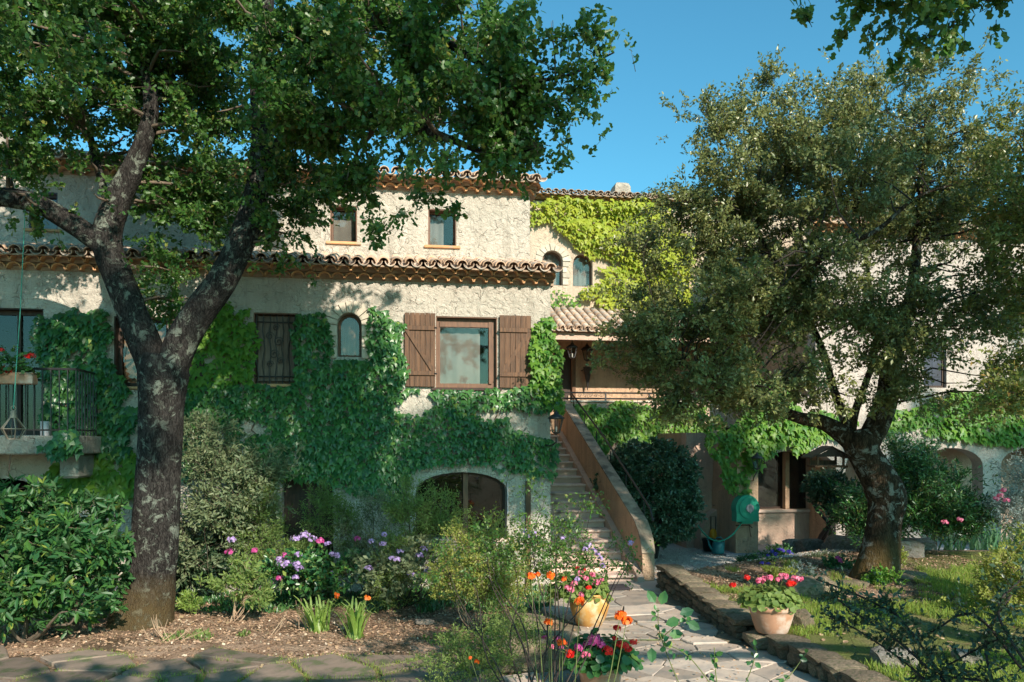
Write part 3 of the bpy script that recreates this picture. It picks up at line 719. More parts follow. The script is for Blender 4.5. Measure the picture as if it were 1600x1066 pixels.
# plank shutters
def shutter(px0, px1, py0, py1, d, flip, mat=WOOD, label=None, n=6):
    u0, u1, z0, z1 = rect(px0, px1, py0, py1, d); sh = bpy.data.objects.new('shutter', None)
    batt = HB(); h = z1-z0
    batt.box(u0, u1, d-.085, d-.062, z0+h*.155, z0+h*.215, .004); batt.box(u0, u1, d-.085, d-.062, z0+h*.765, z0+h*.825, .004)
    a, b = (u0, u1) if not flip else (u1, u0); s = 1 if not flip else -1
    batt.prism([(a+s*.0, z0+h*.765), (a+s*.07, z0+h*.765), (b, z0+h*.215), (b-s*.07, z0+h*.215)], d-.083, d-.064)
    sh = batt.build('shutter', mat, house)
    if label: sh['label'] = label
    for k in range(n):
        a0 = u0+(u1-u0)*k/n+.003; a1 = u0+(u1-u0)*(k+1)/n-.003
        HB().box(a0, a1, d-.060, d-.03-random.uniform(0, .004), z0+random.uniform(0, .006), z1, .003).build('plank', mat, sh)
    for zz in (z0+h*.18, z0+h*.80):
        e = u1 if not flip else u0; HB().tube([(e-.02, d-.09, zz), (e+.02, d-.06, zz)], .014, 6).build('hinge', IRON, sh)
    return sh
shutter(632, 680, 490, 605, 0, False, label='open plank shutter left of the large window'); shutter(780, 829, 494, 607, 0, True, label='open plank shutter right of the large window')
shutter(266, 320, 496, 606, 0, True, WOODD, 'dark shutter behind the oak trunk')
# ground floor openings of the wing
gw = archwin(BA, 0, WOODD, None, rise=.30, depth=.22, label='wide arched ground floor window, dark inside')
u0, u1, z0, z1 = BA; HB().box((u0*.45+u1*.55)-.04, (u0*.45+u1*.55)+.04, .14, .21, z0, z1-.03).build('mullion', WOODF, gw)
HB().box(u0-.05, u1+.05, -.05, .2, z0-.06, z0-.003, .01).build('window_sill', STEPM, gw)
dd = HB().box(BD[0]+.01, BD[1]-.01, .22, .28, .03, BD[3]-.01).build('garden_door', WOODD, house)
HB().box((BD[0]+BD[1])/2-.02, (BD[0]+BD[1])/2+.02, .2, .218, .03, BD[3]-.02).build('door_stile', WOODF, dd)
HB().box(-.42, -.34, -.05, -.003, .0, 1.75).build('wall_post', WOOD, house)
HB().tube([Vector((-.72, -.03, 1.2)), Vector((-.72, -.03, 1.75))], .012, 6).build('water_pipe', GREYP, house)
# porch door and arcade window
pd = HB().box(DR[0], DR[1], 8.28, 8.34, 2.56, DR[3]-.01).build('porch_door', WOODD, house)
HB().box(DR[0]+.1, DR[1]-.12, 8.262, 8.278, 2.7, DR[3]-.15).build('door_panel', WOODD, pd); HB().box(DR[1]-.10, DR[1]-.05, 8.24, 8.27, 3.5, 3.65).build('door_handle', COPPER, pd)
HB().box(DR[1], DR[1]+.09, 8.17, 8.198, 2.56, DR[3]+.05).build('door_jamb', WOOD, pd)
aw = archwin(W1r, RB, WOODD, M('dim_curtain', (.10, .10, .105), (.06, .06, .065), 3, .9, 0), rise=.16, depth=.2, label='dark arcade window with a wooden centre post')
uc = L(1232, 750, RB)[0]; HB().box(uc-.05, uc+.05, RB+.05, RB+.19, W1r[2], W1r[3]-.02).build('mullion', OCHRE, aw)
HB().box(W1r[0]-.05, W1r[1]+.05, RB-.06, RB+.2, W1r[2]-.07, W1r[2]-.003, .01).build('window_sill', STEPM, aw)
for B, lb in ((WR, 'shuttered first floor window seen through the right tree'),):
    u0, u1, z0, z1 = B; fr = HB(); framebox(u0+.003, u1-.003, z0+.003, z1-.003, RA+.08, RA+.14, .05, fr); f_ = fr.build('window', WOODD, house); f_['label'] = lb
    for k in range(2):
        a_ = u0+.05+(u1-u0-.1)*k/2; b_ = u0+.05+(u1-u0-.1)*(k+1)/2
        HB().box(a_+.004, b_-.004, RA+.10, RA+.13, z0+.05, z1-.05).build('shutter_leaf', M('slate_blue_shutter', (.04, .05, .075), (.03, .035, .05), 4, .6, .2, 20, .003), f_)

# ------------------------------------------------------------------ roofs: barrel tiles
def barrel(r0, r1, ln, th=.014, n=7, up=1):
    vs = []; fs = []
    for (y, r) in ((0, r0), (ln, r1)):
        for rr in (r, r-th):
            for k in range(n+1):
                a = math.pi*k/n; vs.append((rr*math.cos(a), y, up*rr*math.sin(a)*.92))
    m = n+1
    for k in range(n):
        fs += [(k, k+1, 2*m+k+1, 2*m+k), (m+k, 3*m+k, 3*m+k+1, m+k+1), (k, m+k, m+k+1, k+1), (2*m+k, 2*m+k+1, 3*m+k+1, 3*m+k)]
    return vs, fs
def proto(name, vf, mat, smooth=True):
    me = bpy.data.meshes.new(name); me.from_pydata(vf[0], [], vf[1]); me.materials.append(mat); me.update(); return me
TC = proto('cover_tile', barrel(.088, .072, .42), TILE); TG = proto('channel_tile', barrel(.088, .072, .42, up=-1), TILE)
TE = proto('eave_tile', barrel(.1035, .098, .30, .017), TILEO)
PITCH = .205
def roof(label, u0, u1, d0, z0, slope, length, courses, d_wall, parts=True, genoise=2, gparts=True, base_d=None):
    """clay tile lean-to; (d0,z0) = front edge of the tiles, d_wall = face of the wall under it"""
    ang = math.atan(slope); cs, sn = math.cos(ang), math.sin(ang)
    sl_ = HB(); poly = [(d0+.03, z0-.015), (d0+length*cs, z0-.015+length*sn), (d0+length*cs, z0-.06+length*sn), (d0+.03, z0-.04)]
    sl_.prism(poly, u0, u1, 'x'); rf = sl_.build('roof', MORTAR, house); rf['label'] = label
    n = int((u1-u0)/PITCH); joined = MB()
    def place(me, u, s, lift, roll=0, part=True):
        m = HMAT @ Matrix.Translation((u, d0+s*cs, z0+s*sn+lift)) @ Matrix.Rotation(ang+random.uniform(-.03, .03), 4, 'X') @ Matrix.Rotation(random.uniform(-.05, .05), 4, 'Z') @ Matrix.Rotation(random.uniform(-.06, .06), 4, 'Y')
        if part: inst('roof_tile', me, rf, m)
        else: joined.add([m @ v.co for v in me.vertices], [tuple(p.vertices) for p in me.polygons])
    for k in range(n+1):
        u = u0+k*PITCH
        for c in range(courses):
            s = c*.34+random.uniform(-.02, .02)
            px = 800+(W(u, d0, z0).x/W(u, d0, z0).y)*FPX
            vis = parts and (c < 2 or parts == 'all') and -30 < px < 1060
            place(TC, u, s, .03, part=vis and c < (9 if parts == 'all' else 2))
            place(TG, u+PITCH/2, s-.03, .05, part=vis and c < 1)
    if joined.v: j = joined.build('tile_rows', TILE, rf); j['kind'] = 'stuff'
    # genoise: rows of half-round tiles bedded in mortar
    for g_ in range(genoise):
        gz = z0-.035-.098*g_; pr = (d_wall-d0)*(1-(g_+1)/(genoise+1.0))-.0; df = d_wall-pr
        mo_ = HB().box(u0, u1-.01, df+.10, d_wall+.3, gz-.060, gz+.0).box(u0, u1-.01, df+.055, d_wall+.29, gz+.001, gz+.037).build('eave_mortar', MORTAR, rf)
        gj = MB()
        for k in range(n+1):
            u = u0+k*PITCH+(PITCH/2 if g_ % 2 else 0)
            if u > u1-.02: continue
            m = HMAT @ Matrix.Translation((u, df-.02+random.uniform(-.008, .008), gz-.058)) @ Matrix.Rotation(random.uniform(-.04, .04), 4, 'Z')
            px = 800+(W(u, df, z0).x/W(u, df, z0).y)*FPX
            if gparts and -30 < px < 1060: inst('eave_tile', TE, rf, m)
            else: gj.add([m @ v.co for v in TE.vertices], [tuple(p.vertices) for p in TE.polygons])
        if gj.v: q = gj.build('eave_tile_row', TILEO, rf); q['kind'] = 'stuff'
    return rf
roof('lean-to clay tile roof over the first floor', -14, .06, -.36, 5.17, .27, 1.74, 5, 0.0)
roof('attic roof of clay tiles under the oak branches', -14, uR+.12, 1.3-.36, 7.04, .30, 3.5, 3, 1.3, genoise=2)
roof('pale clay tile canopy over the porch', -.05, 6.6, 6.22, L(930, 516, 6.22)[1], .42, 2.15, 6, 6.5, parts='all', genoise=0)
HB().box(-.02, 6.6, 6.38, 6.5, L(930, 530, 6.4)[1]-.03, L(930, 519, 6.4)[1]-.03).build('porch_beam', PINKST, house)
roof('far clay tile roof behind the yellow creeper', -.3, 14, 7.85, RZ_+.14, .28, 2.5, 1, 8.2, parts=False, genoise=1, gparts=False)
roof('clay tile roof behind the right tree crown', 6.5, 16, RA-.35, ARz+.2, .30, 4.5, 3, RA, parts=False, genoise=2, gparts=False)
HB().box(6.45, 6.65, 6.3, 6.6, 2.55, 5.2).build('porch_post', OCHRE, house)
# chimneys
def chimney(px, py0, py1, d, wpx, cap=True):
    u, z0 = L(px, py1, d); _, z1 = L(px, py0, d); hw = wpx/FPX*20/2
    mb = HB(); n = 8; prof = [(1, 0), (1, .5), (.93, .75), (.75, .93), (.5, 1)]
    vs = []; fs = []
    for k, t in prof:
        for sx, sy in ((-1, -1), (1, -1), (1, 1), (-1, 1)): vs.append((u+sx*hw*k, d+sy*.3*k, z0-1.0+(z1-z0+1.0)*t if t < .6 else z0+(z1-z0)*((t-.5)*2)))
    for i in range(len(prof)-1):
        for k in range(4): fs.append((4*i+k, 4*i+(k+1) % 4, 4*i+4+(k+1) % 4, 4*i+4+k))
    fs.append((16, 17, 18, 19)); mb.add(vs, fs); return mb.build('chimney', GREYST, house)
chimney(969, 288, 304, 9.2, 30); chimney(-4, 205, 250, 3.5, 42)
# balcony at the far left
BZ0, BZ1 = L(60, 710, -.9)[1], L(60, 681, -.9)[1]
bu1 = L(126, 690, -.9)[0]
bal = HB().box(-14, bu1, -.95, -.002, BZ0, BZ1, .015).build('balcony', GREYST, house)
for k in range(7): HB().box(-14+.02, bu1-.3-k*.9, -.955, -.9, BZ0-.001, BZ0+.02) 
HB().box(bu1-.35, bu1-.1, -.7, -.003, BZ0-.35, BZ0-.002, .03).build('balcony_bracket', GREYST, bal)
rt = L(100, 577, -.9)[1]; rl = HB()
rl.tube([(-14, -.9, rt), (bu1-.06, -.9, rt), (bu1-.06, -.02, rt)], .018, 6); rl.tube([(-14, -.9, BZ1+.08), (bu1-.06, -.9, BZ1+.08), (bu1-.06, -.02, BZ1+.08)], .012, 6)
rail = rl.build('balcony_railing', IRON, bal)
for k in range(30):
    u = bu1-.06-k*.11; HB().box(u-.007, u+.007, -.907, -.893, BZ1, rt).build('baluster', IRON, rail)
for k in range(1, 8): HB().box(bu1-.067, bu1-.053, -.9+k*.11-.007, -.9+k*.11+.007, BZ1, rt).build('baluster', IRON, rail)
# terrace rail above the creeper wall
tr_ = HB(); 
for zz in (L(940, 614, 6.6)[1], L(940, 623, 6.6)[1]): tr_.tube([(1.62, 6.62, zz), (9, 6.62, zz)], .022, 6)
for k in range(7): tr_.box(1.62+k*1.15-.018, 1.62+k*1.15+.018, 6.60, 6.64, TZ+.04, L(940, 614, 6.6)[1])
for k in range(5):
    u = 2.1+k*.14; zc = L(940, 618.5, 6.6)[1]; tr_.tube([(u+.06*(1-t/16)*math.cos(t*.6), 6.62, zc+.045*(1-t/16)*math.sin(t*.6)) for t in range(14)], .006, 4)
tr_.build('terrace_railing', IRON, house)

# ================================================================== STAIRCASE
stair = thing('staircase', W(0, 0, 0), 'long straight outdoor stone staircase with an ochre parapet climbing beside the house wall', 'staircase', rz=HA)
NS = 17; RISE = 2.55/NS; RUN = 6.5/NS
stepme = None
for k in range(NS):
    z = (k+1)*RISE; y = k*RUN+.02
    if stepme is None:
        mb = HB(); mb.box(.01, 1.46, y+.05, y+RUN+.06, z-RISE-.05, z-.046)
        rr = random.Random(3); n = 16; vs = []; fs = []
        for i in range(n+1):
            u = .01+1.45*i/n; e = rr.uniform(-.006, .006)
            vs += [(u, y+RUN+.04, z-.045), (u, y-.012+e, z-.045), (u, y-.022+e, z-.034), (u, y-.022+e, z-.012), (u, y-.008+e, z), (u, y+RUN+.04, z)]
        for i in range(n):
            for j in range(6): fs.append((6*i+j, 6*i+(j+1) % 6, 6*i+6+(j+1) % 6, 6*i+6+j))
        fs += [tuple(range(6)), tuple(reversed(range(6*n, 6*n+6)))]
        mb.add(vs, fs)
        so_ = mb.build('step', STEPM, stair); stepme = so_.data
    else:
        m = HMAT @ Matrix.Translation((random.uniform(-.004, .004), k*RUN, k*RISE)) @ HMAT.inverted() @ rootmat(stair)
        inst('step', stepme, stair, m)
slope_ = 2.55/6.5
HB().prism([(.3, -.3), (6.5, -.3), (6.5, 2.3), (.3, -.05)], .02, 1.44, 'x').build('stair_base', MORTAR, stair)
# sloping stringer strip along the foot of the parapet
HB().prism([(-.12, -.2), (6.5, 2.3), (6.5, 2.62), (6.3, 2.66), (.05, .21), (-.12, .12)], 1.462, 1.575, 'x').build('stringer', STONE if False else PINKST, stair)
prof = [(-.02, -.3), (6.76, -.3), (6.76, 3.40), (6.5, 3.40), (.55, 1.06), (.40, .99), (.22, .86), (.08, .70), (.0, .5), (-.02, .3)]
HB().prism(prof, 1.58, 1.79, 'x').build('parapet', OCHRE, stair)
cp = HB(); top = [(6.76, 3.405), (6.5, 3.405), (.55, 1.065), (.40, .995), (.22, .865), (.08, .705), (-.005, .5)]
low = [(p[0]+.012, p[1]-.004) for p in top]
outp = [(p[0]-.02, p[1]+.022) for p in top]
cp.prism(top+outp[::-1], 1.568, 1.80, 'x'); cp.build('parapet_coping', M('worn_coping', (.42, .32, .24), (.24, .18, .13), 5, .9, .5, 25, .01, c3=(.13, .10, .08), c3scale=3, c3lo=.5, c3hi=.65), stair)
hr = HB(); hp = [(1.87, 6.6, 3.62), (1.87, 3.5, 2.42+.08), (1.87, .9, 1.42), (1.87, .45, 1.22), (1.87, .3, 1.02)]
hr.tube(hp, .02, 6)
for y in (6.3, 5.2, 4.1, 3.0, 1.9, .8): hr.tube([(1.87, y, 3.405-(6.5-y)*.3933-.1), (1.87, y, 3.405-(6.5-y)*.3933+.17)], .012, 5)
hr.build('handrail', IRON, stair)
HB().box(-.1, 1.9, -.75, -.002, -.06, .05, .01).build('landing_slab', M('pale_landing_stone', (.52, .43, .36), (.44, .36, .30), 3, .85, .4, 25, .006), stair)

# ================================================================== STONE WALLS AND ROCKS
def rockme(seed, mat, k=.22, name='stone'):
    import bmesh
    bm = bmesh.new(); bmesh.ops.create_icosphere(bm, subdivisions=2, radius=1)
    for v in bm.verts:
        c = v.co.copy(); q = Vector((max(-.72, min(.72, c.x)), max(-.72, min(.72, c.y)), max(-.7, min(.7, c.z))))
        v.co = q*(1.25+k*mnoise.noise(c*1.6+Vector((seed*7, 0, 0)))+.12*mnoise.noise(c*4+Vector((seed, 3, 0))))
    me = bpy.data.meshes.new(name); bm.to_mesh(me); bm.free(); me.materials.append(mat); return me
RK = [rockme(i, ROCK) for i in range(5)]; RG = [rockme(i+9, ROCKG, .35) for i in range(4)]
def rockmat(x, y, z, sx, sy, sz, rz, tilt=.12):
    return Matrix.Translation((x, y, z)) @ Matrix.Rotation(rz, 4, 'Z') @ Matrix.Rotation(random.uniform(-tilt, tilt), 4, 'X') @ Matrix.Diagonal((sx, sy, sz, 1))
def drywall(y0, y1, label, hfun, end=False):
    x0 = float(wallx(y0)); t = thing('stone_wall', (x0, y0, 0), label, 'stone wall', 'low dry stone walls edging the raised lawn')
    y = y0
    while y > y1:
        h = hfun(y); ln = random.uniform(.12, .26); x = float(wallx(y)); rows = max(1, int(h/.11)); z = 0
        for r_ in range(rows):
            hh = h*.72/rows
            inst('stone', random.choice(RK), t, rockmat(x+.07+random.uniform(-.02, .03), y-ln/2+random.uniform(-.03, .03), z+hh/2, .10, ln/2*1.0, hh/2*1.15, math.pi*random.randint(0, 1)+random.uniform(-.1, .1)+.12)); z += hh
        y -= ln
    y = y0
    while y > y1:
        h = hfun(y); ln = random.uniform(.28, .5); x = float(wallx(y)); wd = random.uniform(.17, .22)
        inst('cap_stone', random.choice(RK), t, rockmat(x+.16, y-ln/2, h-.035, wd, ln/2*1.08, .055, .12+random.uniform(-.08, .08), .05)); y -= ln
    return t
drywall(12.9, 9.75, 'low brown dry stone wall between the flagstone path and the dark soil bed', lambda y: float(np.interp(y, [9.7, 12.7], [.23, .42])))
drywall(9.05, 4.8, 'low stone wall in the right foreground below the flower pot and lawn edge', lambda y: .21)
bl = thing('stone_block', (3.12, 9.35, 0), 'flat stone block carrying the pot of pink and red geraniums', 'stone')
inst('block', RK[2], bl, rockmat(3.10, 9.33, .085, .40, .27, .10, .1, .02)); inst('block', RK[1], bl, rockmat(3.42, 9.45, .22, .14, .14, .2, .6, .1))
def rock(px, py, w_, h_, label, z=0.2, me=None, grp='boulders in the garden', d=.8):
    p = G(px, py, z); me = me or random.choice(RG); Y = p.y
    o = bpy.data.objects.new('boulder', me); COL.objects.link(o)
    o.matrix_world = rockmat(p.x, p.y+w_/FPX*Y*d/2, p.z+h_/FPX*Y*.42, w_/FPX*Y/2*1.1, w_/FPX*Y/2*d, h_/FPX*Y/2*1.15, random.uniform(-.4, .4))
    tag(o, label, 'rock', grp)
rock(1328, 872, 52, 34, 'round grey boulder just left of the right tree trunk', .1)
rock(1270, 868, 36, 26, 'small pale boulder behind the violet pansies', .1); rock(1243, 864, 28, 22, 'pale boulder beside the corner of the porch paving', .1)
rock(1296, 868, 26, 20, 'small grey boulder in the row behind the flower bed', .1)
rock(1420, 884, 66, 42, 'largest grey boulder right of the tree trunk', .2); rock(1446, 872, 50, 30, 'grey boulder behind the largest one', .2); rock(1398, 880, 30, 26, 'small boulder touching the tree trunk', .2)
rock(1408, 1045, 62, 26, 'flat grey rock in the lawn shade at the lower right', .2); rock(1520, 1040, 40, 22, 'grey rock among the thorny branches at the lower right', .2)
rock(1275, 940, 90, 34, 'brown rock edging the bed behind the flower pot', .2, RK[3]); rock(1430, 918, 70, 20, 'reddish brown rock at the foot of the right tree', .22, RK[1])
rock(1340, 925, 46, 16, 'small brown rock in the grass before the right tree', .22, RK[2])
rock(838, 1052, 150, 56, 'large buff boulder behind the foreground flower stems', 0, RK[0], d=.6); rock(812, 1000, 90, 34, 'buff boulder left of the yellow pot', 0, RK[4]); rock(663, 978, 30, 8, 'small stone lying on the mulch', 0)
rock(95, 990, 34, 16, 'ochre stone under the left shrub', 0, RK[3])

# ================================================================== THE LEFT OAK
def lp(*a):
    p = P(a[0], a[1], a[3]); return (p.x, p.y, p.z, a[2])
oakb = G(225, 978)
oak = thing('oak_tree', oakb, 'large forked oak with lichen covered trunk at the left, crown spreading over the roof', 'tree')
tr_pts = [lp(218, 1004, .52, 10.5), lp(222, 972, .42, 10.5), lp(231, 920, .335, 10.5), lp(243, 820, .295, 10.5), lp(250, 720, .285, 10.5), lp(252, 640, .29, 10.5), lp(254, 585, .33, 10.5), lp(256, 555, .27, 10.5)]
SK = []
o, s_ = limb(oak, tr_pts, OAKBARK, 'trunk', 56, .085, 16, cap=True); SK += s_
LIMBS = [
 [lp(245, 610, 0.172, 10.5), lp(232, 550, 0.202, 10.5), lp(207, 490, 0.194, 10.5), lp(183, 430, 0.189, 10.5), lp(168, 375, 0.189, 10.5), lp(182, 320, 0.172, 10.5), lp(205, 270, 0.142, 10.5), lp(226, 215, 0.112, 10.5), lp(236, 160, 0.099, 10.5), lp(228, 90, 0.090, 10.4), lp(230, 20, 0.086, 10.3), lp(236, -70, 0.069, 10.2)],
 [lp(172, 400, 0.103, 10.5), lp(140, 368, 0.138, 10.45), lp(98, 340, 0.129, 10.4), lp(55, 318, 0.125, 10.3), lp(0, 308, 0.120, 10.2), lp(-60, 315, 0.103, 10.1), lp(-140, 290, 0.077, 10)],
 [lp(262, 610, 0.172, 10.5), lp(280, 545, 0.202, 10.5), lp(312, 487, 0.202, 10.5), lp(352, 430, 0.189, 10.5), lp(385, 360, 0.176, 10.5), lp(403, 290, 0.163, 10.5), lp(410, 210, 0.146, 10.5), lp(406, 120, 0.133, 10.4), lp(412, 30, 0.120, 10.3), lp(420, -80, 0.086, 10.2)],
 [lp(404, 260, 0.052, 10.5), lp(440, 222, 0.073, 10.2), lp(500, 203, 0.065, 9.6), lp(570, 192, 0.056, 9.0), lp(640, 196, 0.047, 8.5), lp(700, 216, 0.039, 8.2), lp(770, 242, 0.026, 8.0), lp(830, 235, 0.013, 7.8)],
 [lp(410, 120, 0.052, 10.4), lp(470, 70, 0.069, 9.8), lp(560, 40, 0.056, 9.0), lp(680, 60, 0.043, 8.3), lp(790, 120, 0.026, 7.8), lp(880, 120, 0.015, 7.6), lp(960, 82, 0.007, 7.5)],
 [lp(176, 350, 0.043, 10.5), lp(150, 250, 0.052, 10.9), lp(120, 150, 0.043, 11.2), lp(70, 60, 0.026, 11.4)],
]
for k, L_ in enumerate(LIMBS):
    o, s_ = limb(oak, L_, OAKBARK, 'limb', 44 if k in (0, 2) else (30 if k == 1 else 14), .09, 14); SK += s_
GAP = (.85, -.45)
oak_bl = blobs_px([
 (90, 40, 190, 120, 10.4, 1.9), (90, 170, 150, 80, 10.4, 1.4, .75), (40, 255, 70, 26, 10.2, .8, .5), (310, 50, 190, 110, 10.6, 2.0), (300, 170, 110, 70, 11.0, 1.3, .9),
 (305, 320, 75, 110, 11.3, .8, 1.1), (270, 440, 60, 50, 11.2, .5, .9), (450, 345, 55, 70, 10.6, .6, 1.0), (455, 250, 80, 50, 10.2, .9, .9),
 (510, 70, 150, 110, 9.3, 1.6), (520, 185, 150, 55, 9.2, 1.2, 1.0), (650, 70, 130, 95, 8.4, 1.2), (690, 178, 130, 55, 8.2, 1.0, 1.0), (800, 60, 80, 78, 7.8, .9),
 (800, 175, 72, 62, 7.8, .7, 1.1), (770, 240, 95, 26, 8.0, .5, 1.0), (560, 280, 60, 24, 9.0, .5, .8), (860, 150, 40, 40, 7.6, .4, .9), (920, 98, 46, 12, 7.5, .18, 1.1), (858, 225, 46, 16, 7.7, .25, 1.0), (862, 40, 40, 40, 7.6, .4, .8),
 (610, 352, 34, 8, 8.6, .12, 1.2), (660, 308, 34, 10, 8.4, .15, .9), (130, 305, 70, 18, 10.0, .4, .6), (30, 310, 30, 26, 9.9, .3, .8),
 (-120, -90, 300, 170, 7.0, 1.2, 1.2), (250, -120, 420, 90, 10.2, 2.2, .8), (640, -60, 200, 50, 8.2, .9, .7)])  # leftmost mass, mostly above the frame, is added to shade the left facade
foliage(oak, oak_bl, 10400, 15, .066, TM_OAK, L_OAK, TWIG, SK, 'crown', .30, .15, 9, .20, .6, nbr=260, brr=.03, twr=.004)

# ================================================================== THE RIGHT HOLM OAK
hb = G(1372, 905, .28)
holm = thing('holm_oak_tree', hb, 'gnarled holm oak with a swollen leaning trunk and wide grey green crown on the right', 'tree')
HY = hb.y
def hp_(px, py, r, dy=0): p = P(px, py, HY+dy); return (p.x, p.y, p.z, r)
SH = []
o, s_ = limb(holm, [hp_(1366, 925, .46), hp_(1370, 898, .37), hp_(1377, 850, .27), hp_(1382, 810, .245), hp_(1384, 778, .275), hp_(1372, 748, .26), hp_(1354, 716, .235), hp_(1344, 690, .26), hp_(1340, 672, .18)], HOLMBARK, 'trunk', 44, .10, 14, cap=True); SH += s_
for pts in ([hp_(1378, 790, .12), hp_(1396, 772, .13), hp_(1407, 765, .085), hp_(1411, 760, .03)],
            [hp_(1345, 712, .18), hp_(1366, 672, .19), hp_(1383, 632, .165), hp_(1390, 590, .145, -.1), hp_(1402, 535, .12, -.2), (hp_(1422, 470, .09, -.2)), hp_(1432, 390, .07), hp_(1440, 290, .04), hp_(1450, 200, .015)],
            [hp_(1350, 712, .15), hp_(1318, 680, .15), hp_(1285, 660, .115), hp_(1245, 652, .085, -.2), hp_(1190, 630, .06, -.5), hp_(1120, 590, .04, -.8), hp_(1040, 560, .018, -1)],
            [hp_(1340, 700, .08), hp_(1322, 660, .075), hp_(1303, 610, .06), hp_(1282, 540, .05), hp_(1240, 450, .035), hp_(1180, 360, .02)],
            [hp_(1330, 695, .06), hp_(1336, 645, .06), hp_(1352, 600, .05), hp_(1368, 540, .04), hp_(1360, 450, .03), hp_(1340, 330, .02)],
            [hp_(1240, 450, .03), hp_(1290, 400, .035, -1.5), hp_(1370, 360, .03, -2), hp_(1430, 310, .02, -2.1), hp_(1500, 285, .012, -2.2)]):
    o, s_ = limb(holm, pts, HOLMBARK, 'limb', 20, .10, 12); SH += s_
HYm = HY
GAP = (1.1, -1.0)
holm_bl = blobs_px([
 (1210, 222, 115, 85, HYm, 1.5), (1360, 208, 125, 82, HYm, 1.6), (1480, 232, 88, 86, HYm, 1.4), (1160, 330, 130, 80, HYm-.2, 1.6), (1310, 320, 150, 100, HYm-.4, 1.9), (1460, 350, 110, 90, HYm, 1.6),
 (1060, 400, 90, 60, HYm-.2, 1.2), (1040, 520, 90, 60, HYm-.8, 1.2, 1.1), (1150, 480, 130, 80, HYm-.7, 1.5, 1.1), (1290, 470, 150, 90, HYm-.9, 1.6, .9), (1450, 480, 110, 70, HYm-.7, 1.4, .9),
 (1080, 600, 80, 45, HYm-.9, 1.0), (1190, 600, 110, 50, HYm-.9, 1.1), (1290, 590, 70, 50, HYm-.9, .9, .7), (1210, 125, 34, 28, HYm, .4), (1368, 112, 42, 24, HYm, .4), (1480, 125, 40, 22, HYm, .4), (1440, 110, 8, 14, HYm, .15), (1105, 180, 30, 40, HYm, .4, .7),
 (1090, 290, 34, 40, HYm, .4, .8), (1560, 600, 50, 50, HYm-.6, .8, .8), (1420, 620, 50, 34, HYm-.8, .6, .8), (1400, 540, 80, 50, HYm-1.2, .8, .9), (1560, 480, 60, 60, HYm-.6, .9, .7), (970, 560, 28, 22, HYm-.9, .3, .8), (1030, 590, 50, 42, HYm-.9, .8, 1.0), (1090, 630, 60, 28, HYm-.9, .8, 1.0), (1010, 470, 50, 40, HYm-.6, .7, .8)])
foliage(holm, holm_bl, 12000, 15, .062, TM_LEAF, L_HOLM, TWIGD, SH, 'crown', .27, .15, 14, .19, .5, nbr=280, brr=.022, twr=.0035)

# oak at the right edge (trunk outside the picture) and overhead branch
e = thing('oak_tree', (7.6, 9.5, .2), 'tree leaning in from the right edge with sunlit yellow green leaves', 'tree')
o, s_ = limb(e, [(7.6, 9.5, 0, .2), (7.5, 9.6, 2.2, .16), (7.2, 9.7, 4, .12), (6.9, 9.8, 5.4, .07)], OAKBARK, 'trunk', 16, .08, 8)
foliage(e, blobs_px([(1640, 330, 80, 120, 9.7, 1.0), (1600, 200, 50, 40, 9.7, .5), (1590, 610, 44, 50, 9.2, .5), (1660, 500, 70, 120, 9.7, 1)]), 1500, 14, .058, TM_LEAF, leafmat('edge_tree_leaf', (.10, .13, .03), (.20, .22, .05), (.3, .2, .06), .4), TWIGD, s_, 'crown', .26, .1, nbr=40)
ov = thing('oak_tree', (8.5, 3.0, 0), 'oak outside the frame whose dark branch hangs into the top right of the sky', 'tree')
o, s_ = limb(ov, [(8.5, 3, 0, .3), (8.3, 3.2, 3, .26), (8, 3.6, 6, .2), (7.5, 4, 8, .12)], OAKBARK, 'trunk', 16, .08, 8)
o, s2 = limb(ov, [(8.1, 3.5, 5.5, .12), (6.8, 4.8, 6.2, .08), (5.2, 5.8, 6.4, .05), (3.6, 6.6, 6.3, .03), (2.7, 6.9, 6.25, .01)], OAKBARK, 'limb', 12, .08, 8)
foliage(ov, blobs_px([(1430, -22, 130, 12, 6.4, .4), (1500, 4, 50, 20, 6.3, .3), (1460, 0, 70, 14, 6.3, .25), (1310, -6, 60, 8, 6.5, .3), (1620, -60, 100, 30, 6.0, .4), (1400, -90, 250, 30, 6.2, .6)]), 260, 14, .075, TM_OAK, L_OAK, TWIGD, s2, 'crown', .26, .0, nbr=30, brr=.012)
GAP = (1.2, 0)
o, s2 = limb(ov, [(8.3, 3.2, 3, .14), (6.5, 1, 5, .09), (3.5, -1, 5.7, .05), (.5, -1.6, 5.8, .02)], OAKBARK, 'limb', 12, .08, 8)  # unseen low limb and its crown, added to shade the left paving
foliage(ov, [(np.array((2.2, -1.5, 5.6)), np.array((3.2, .8, .75)), 1)], 330, 14, .10, TM_OAK, L_OAK, TWIGD, s2, 'shade_crown', .3, .1, nbr=20, brr=.015)

GAP = None
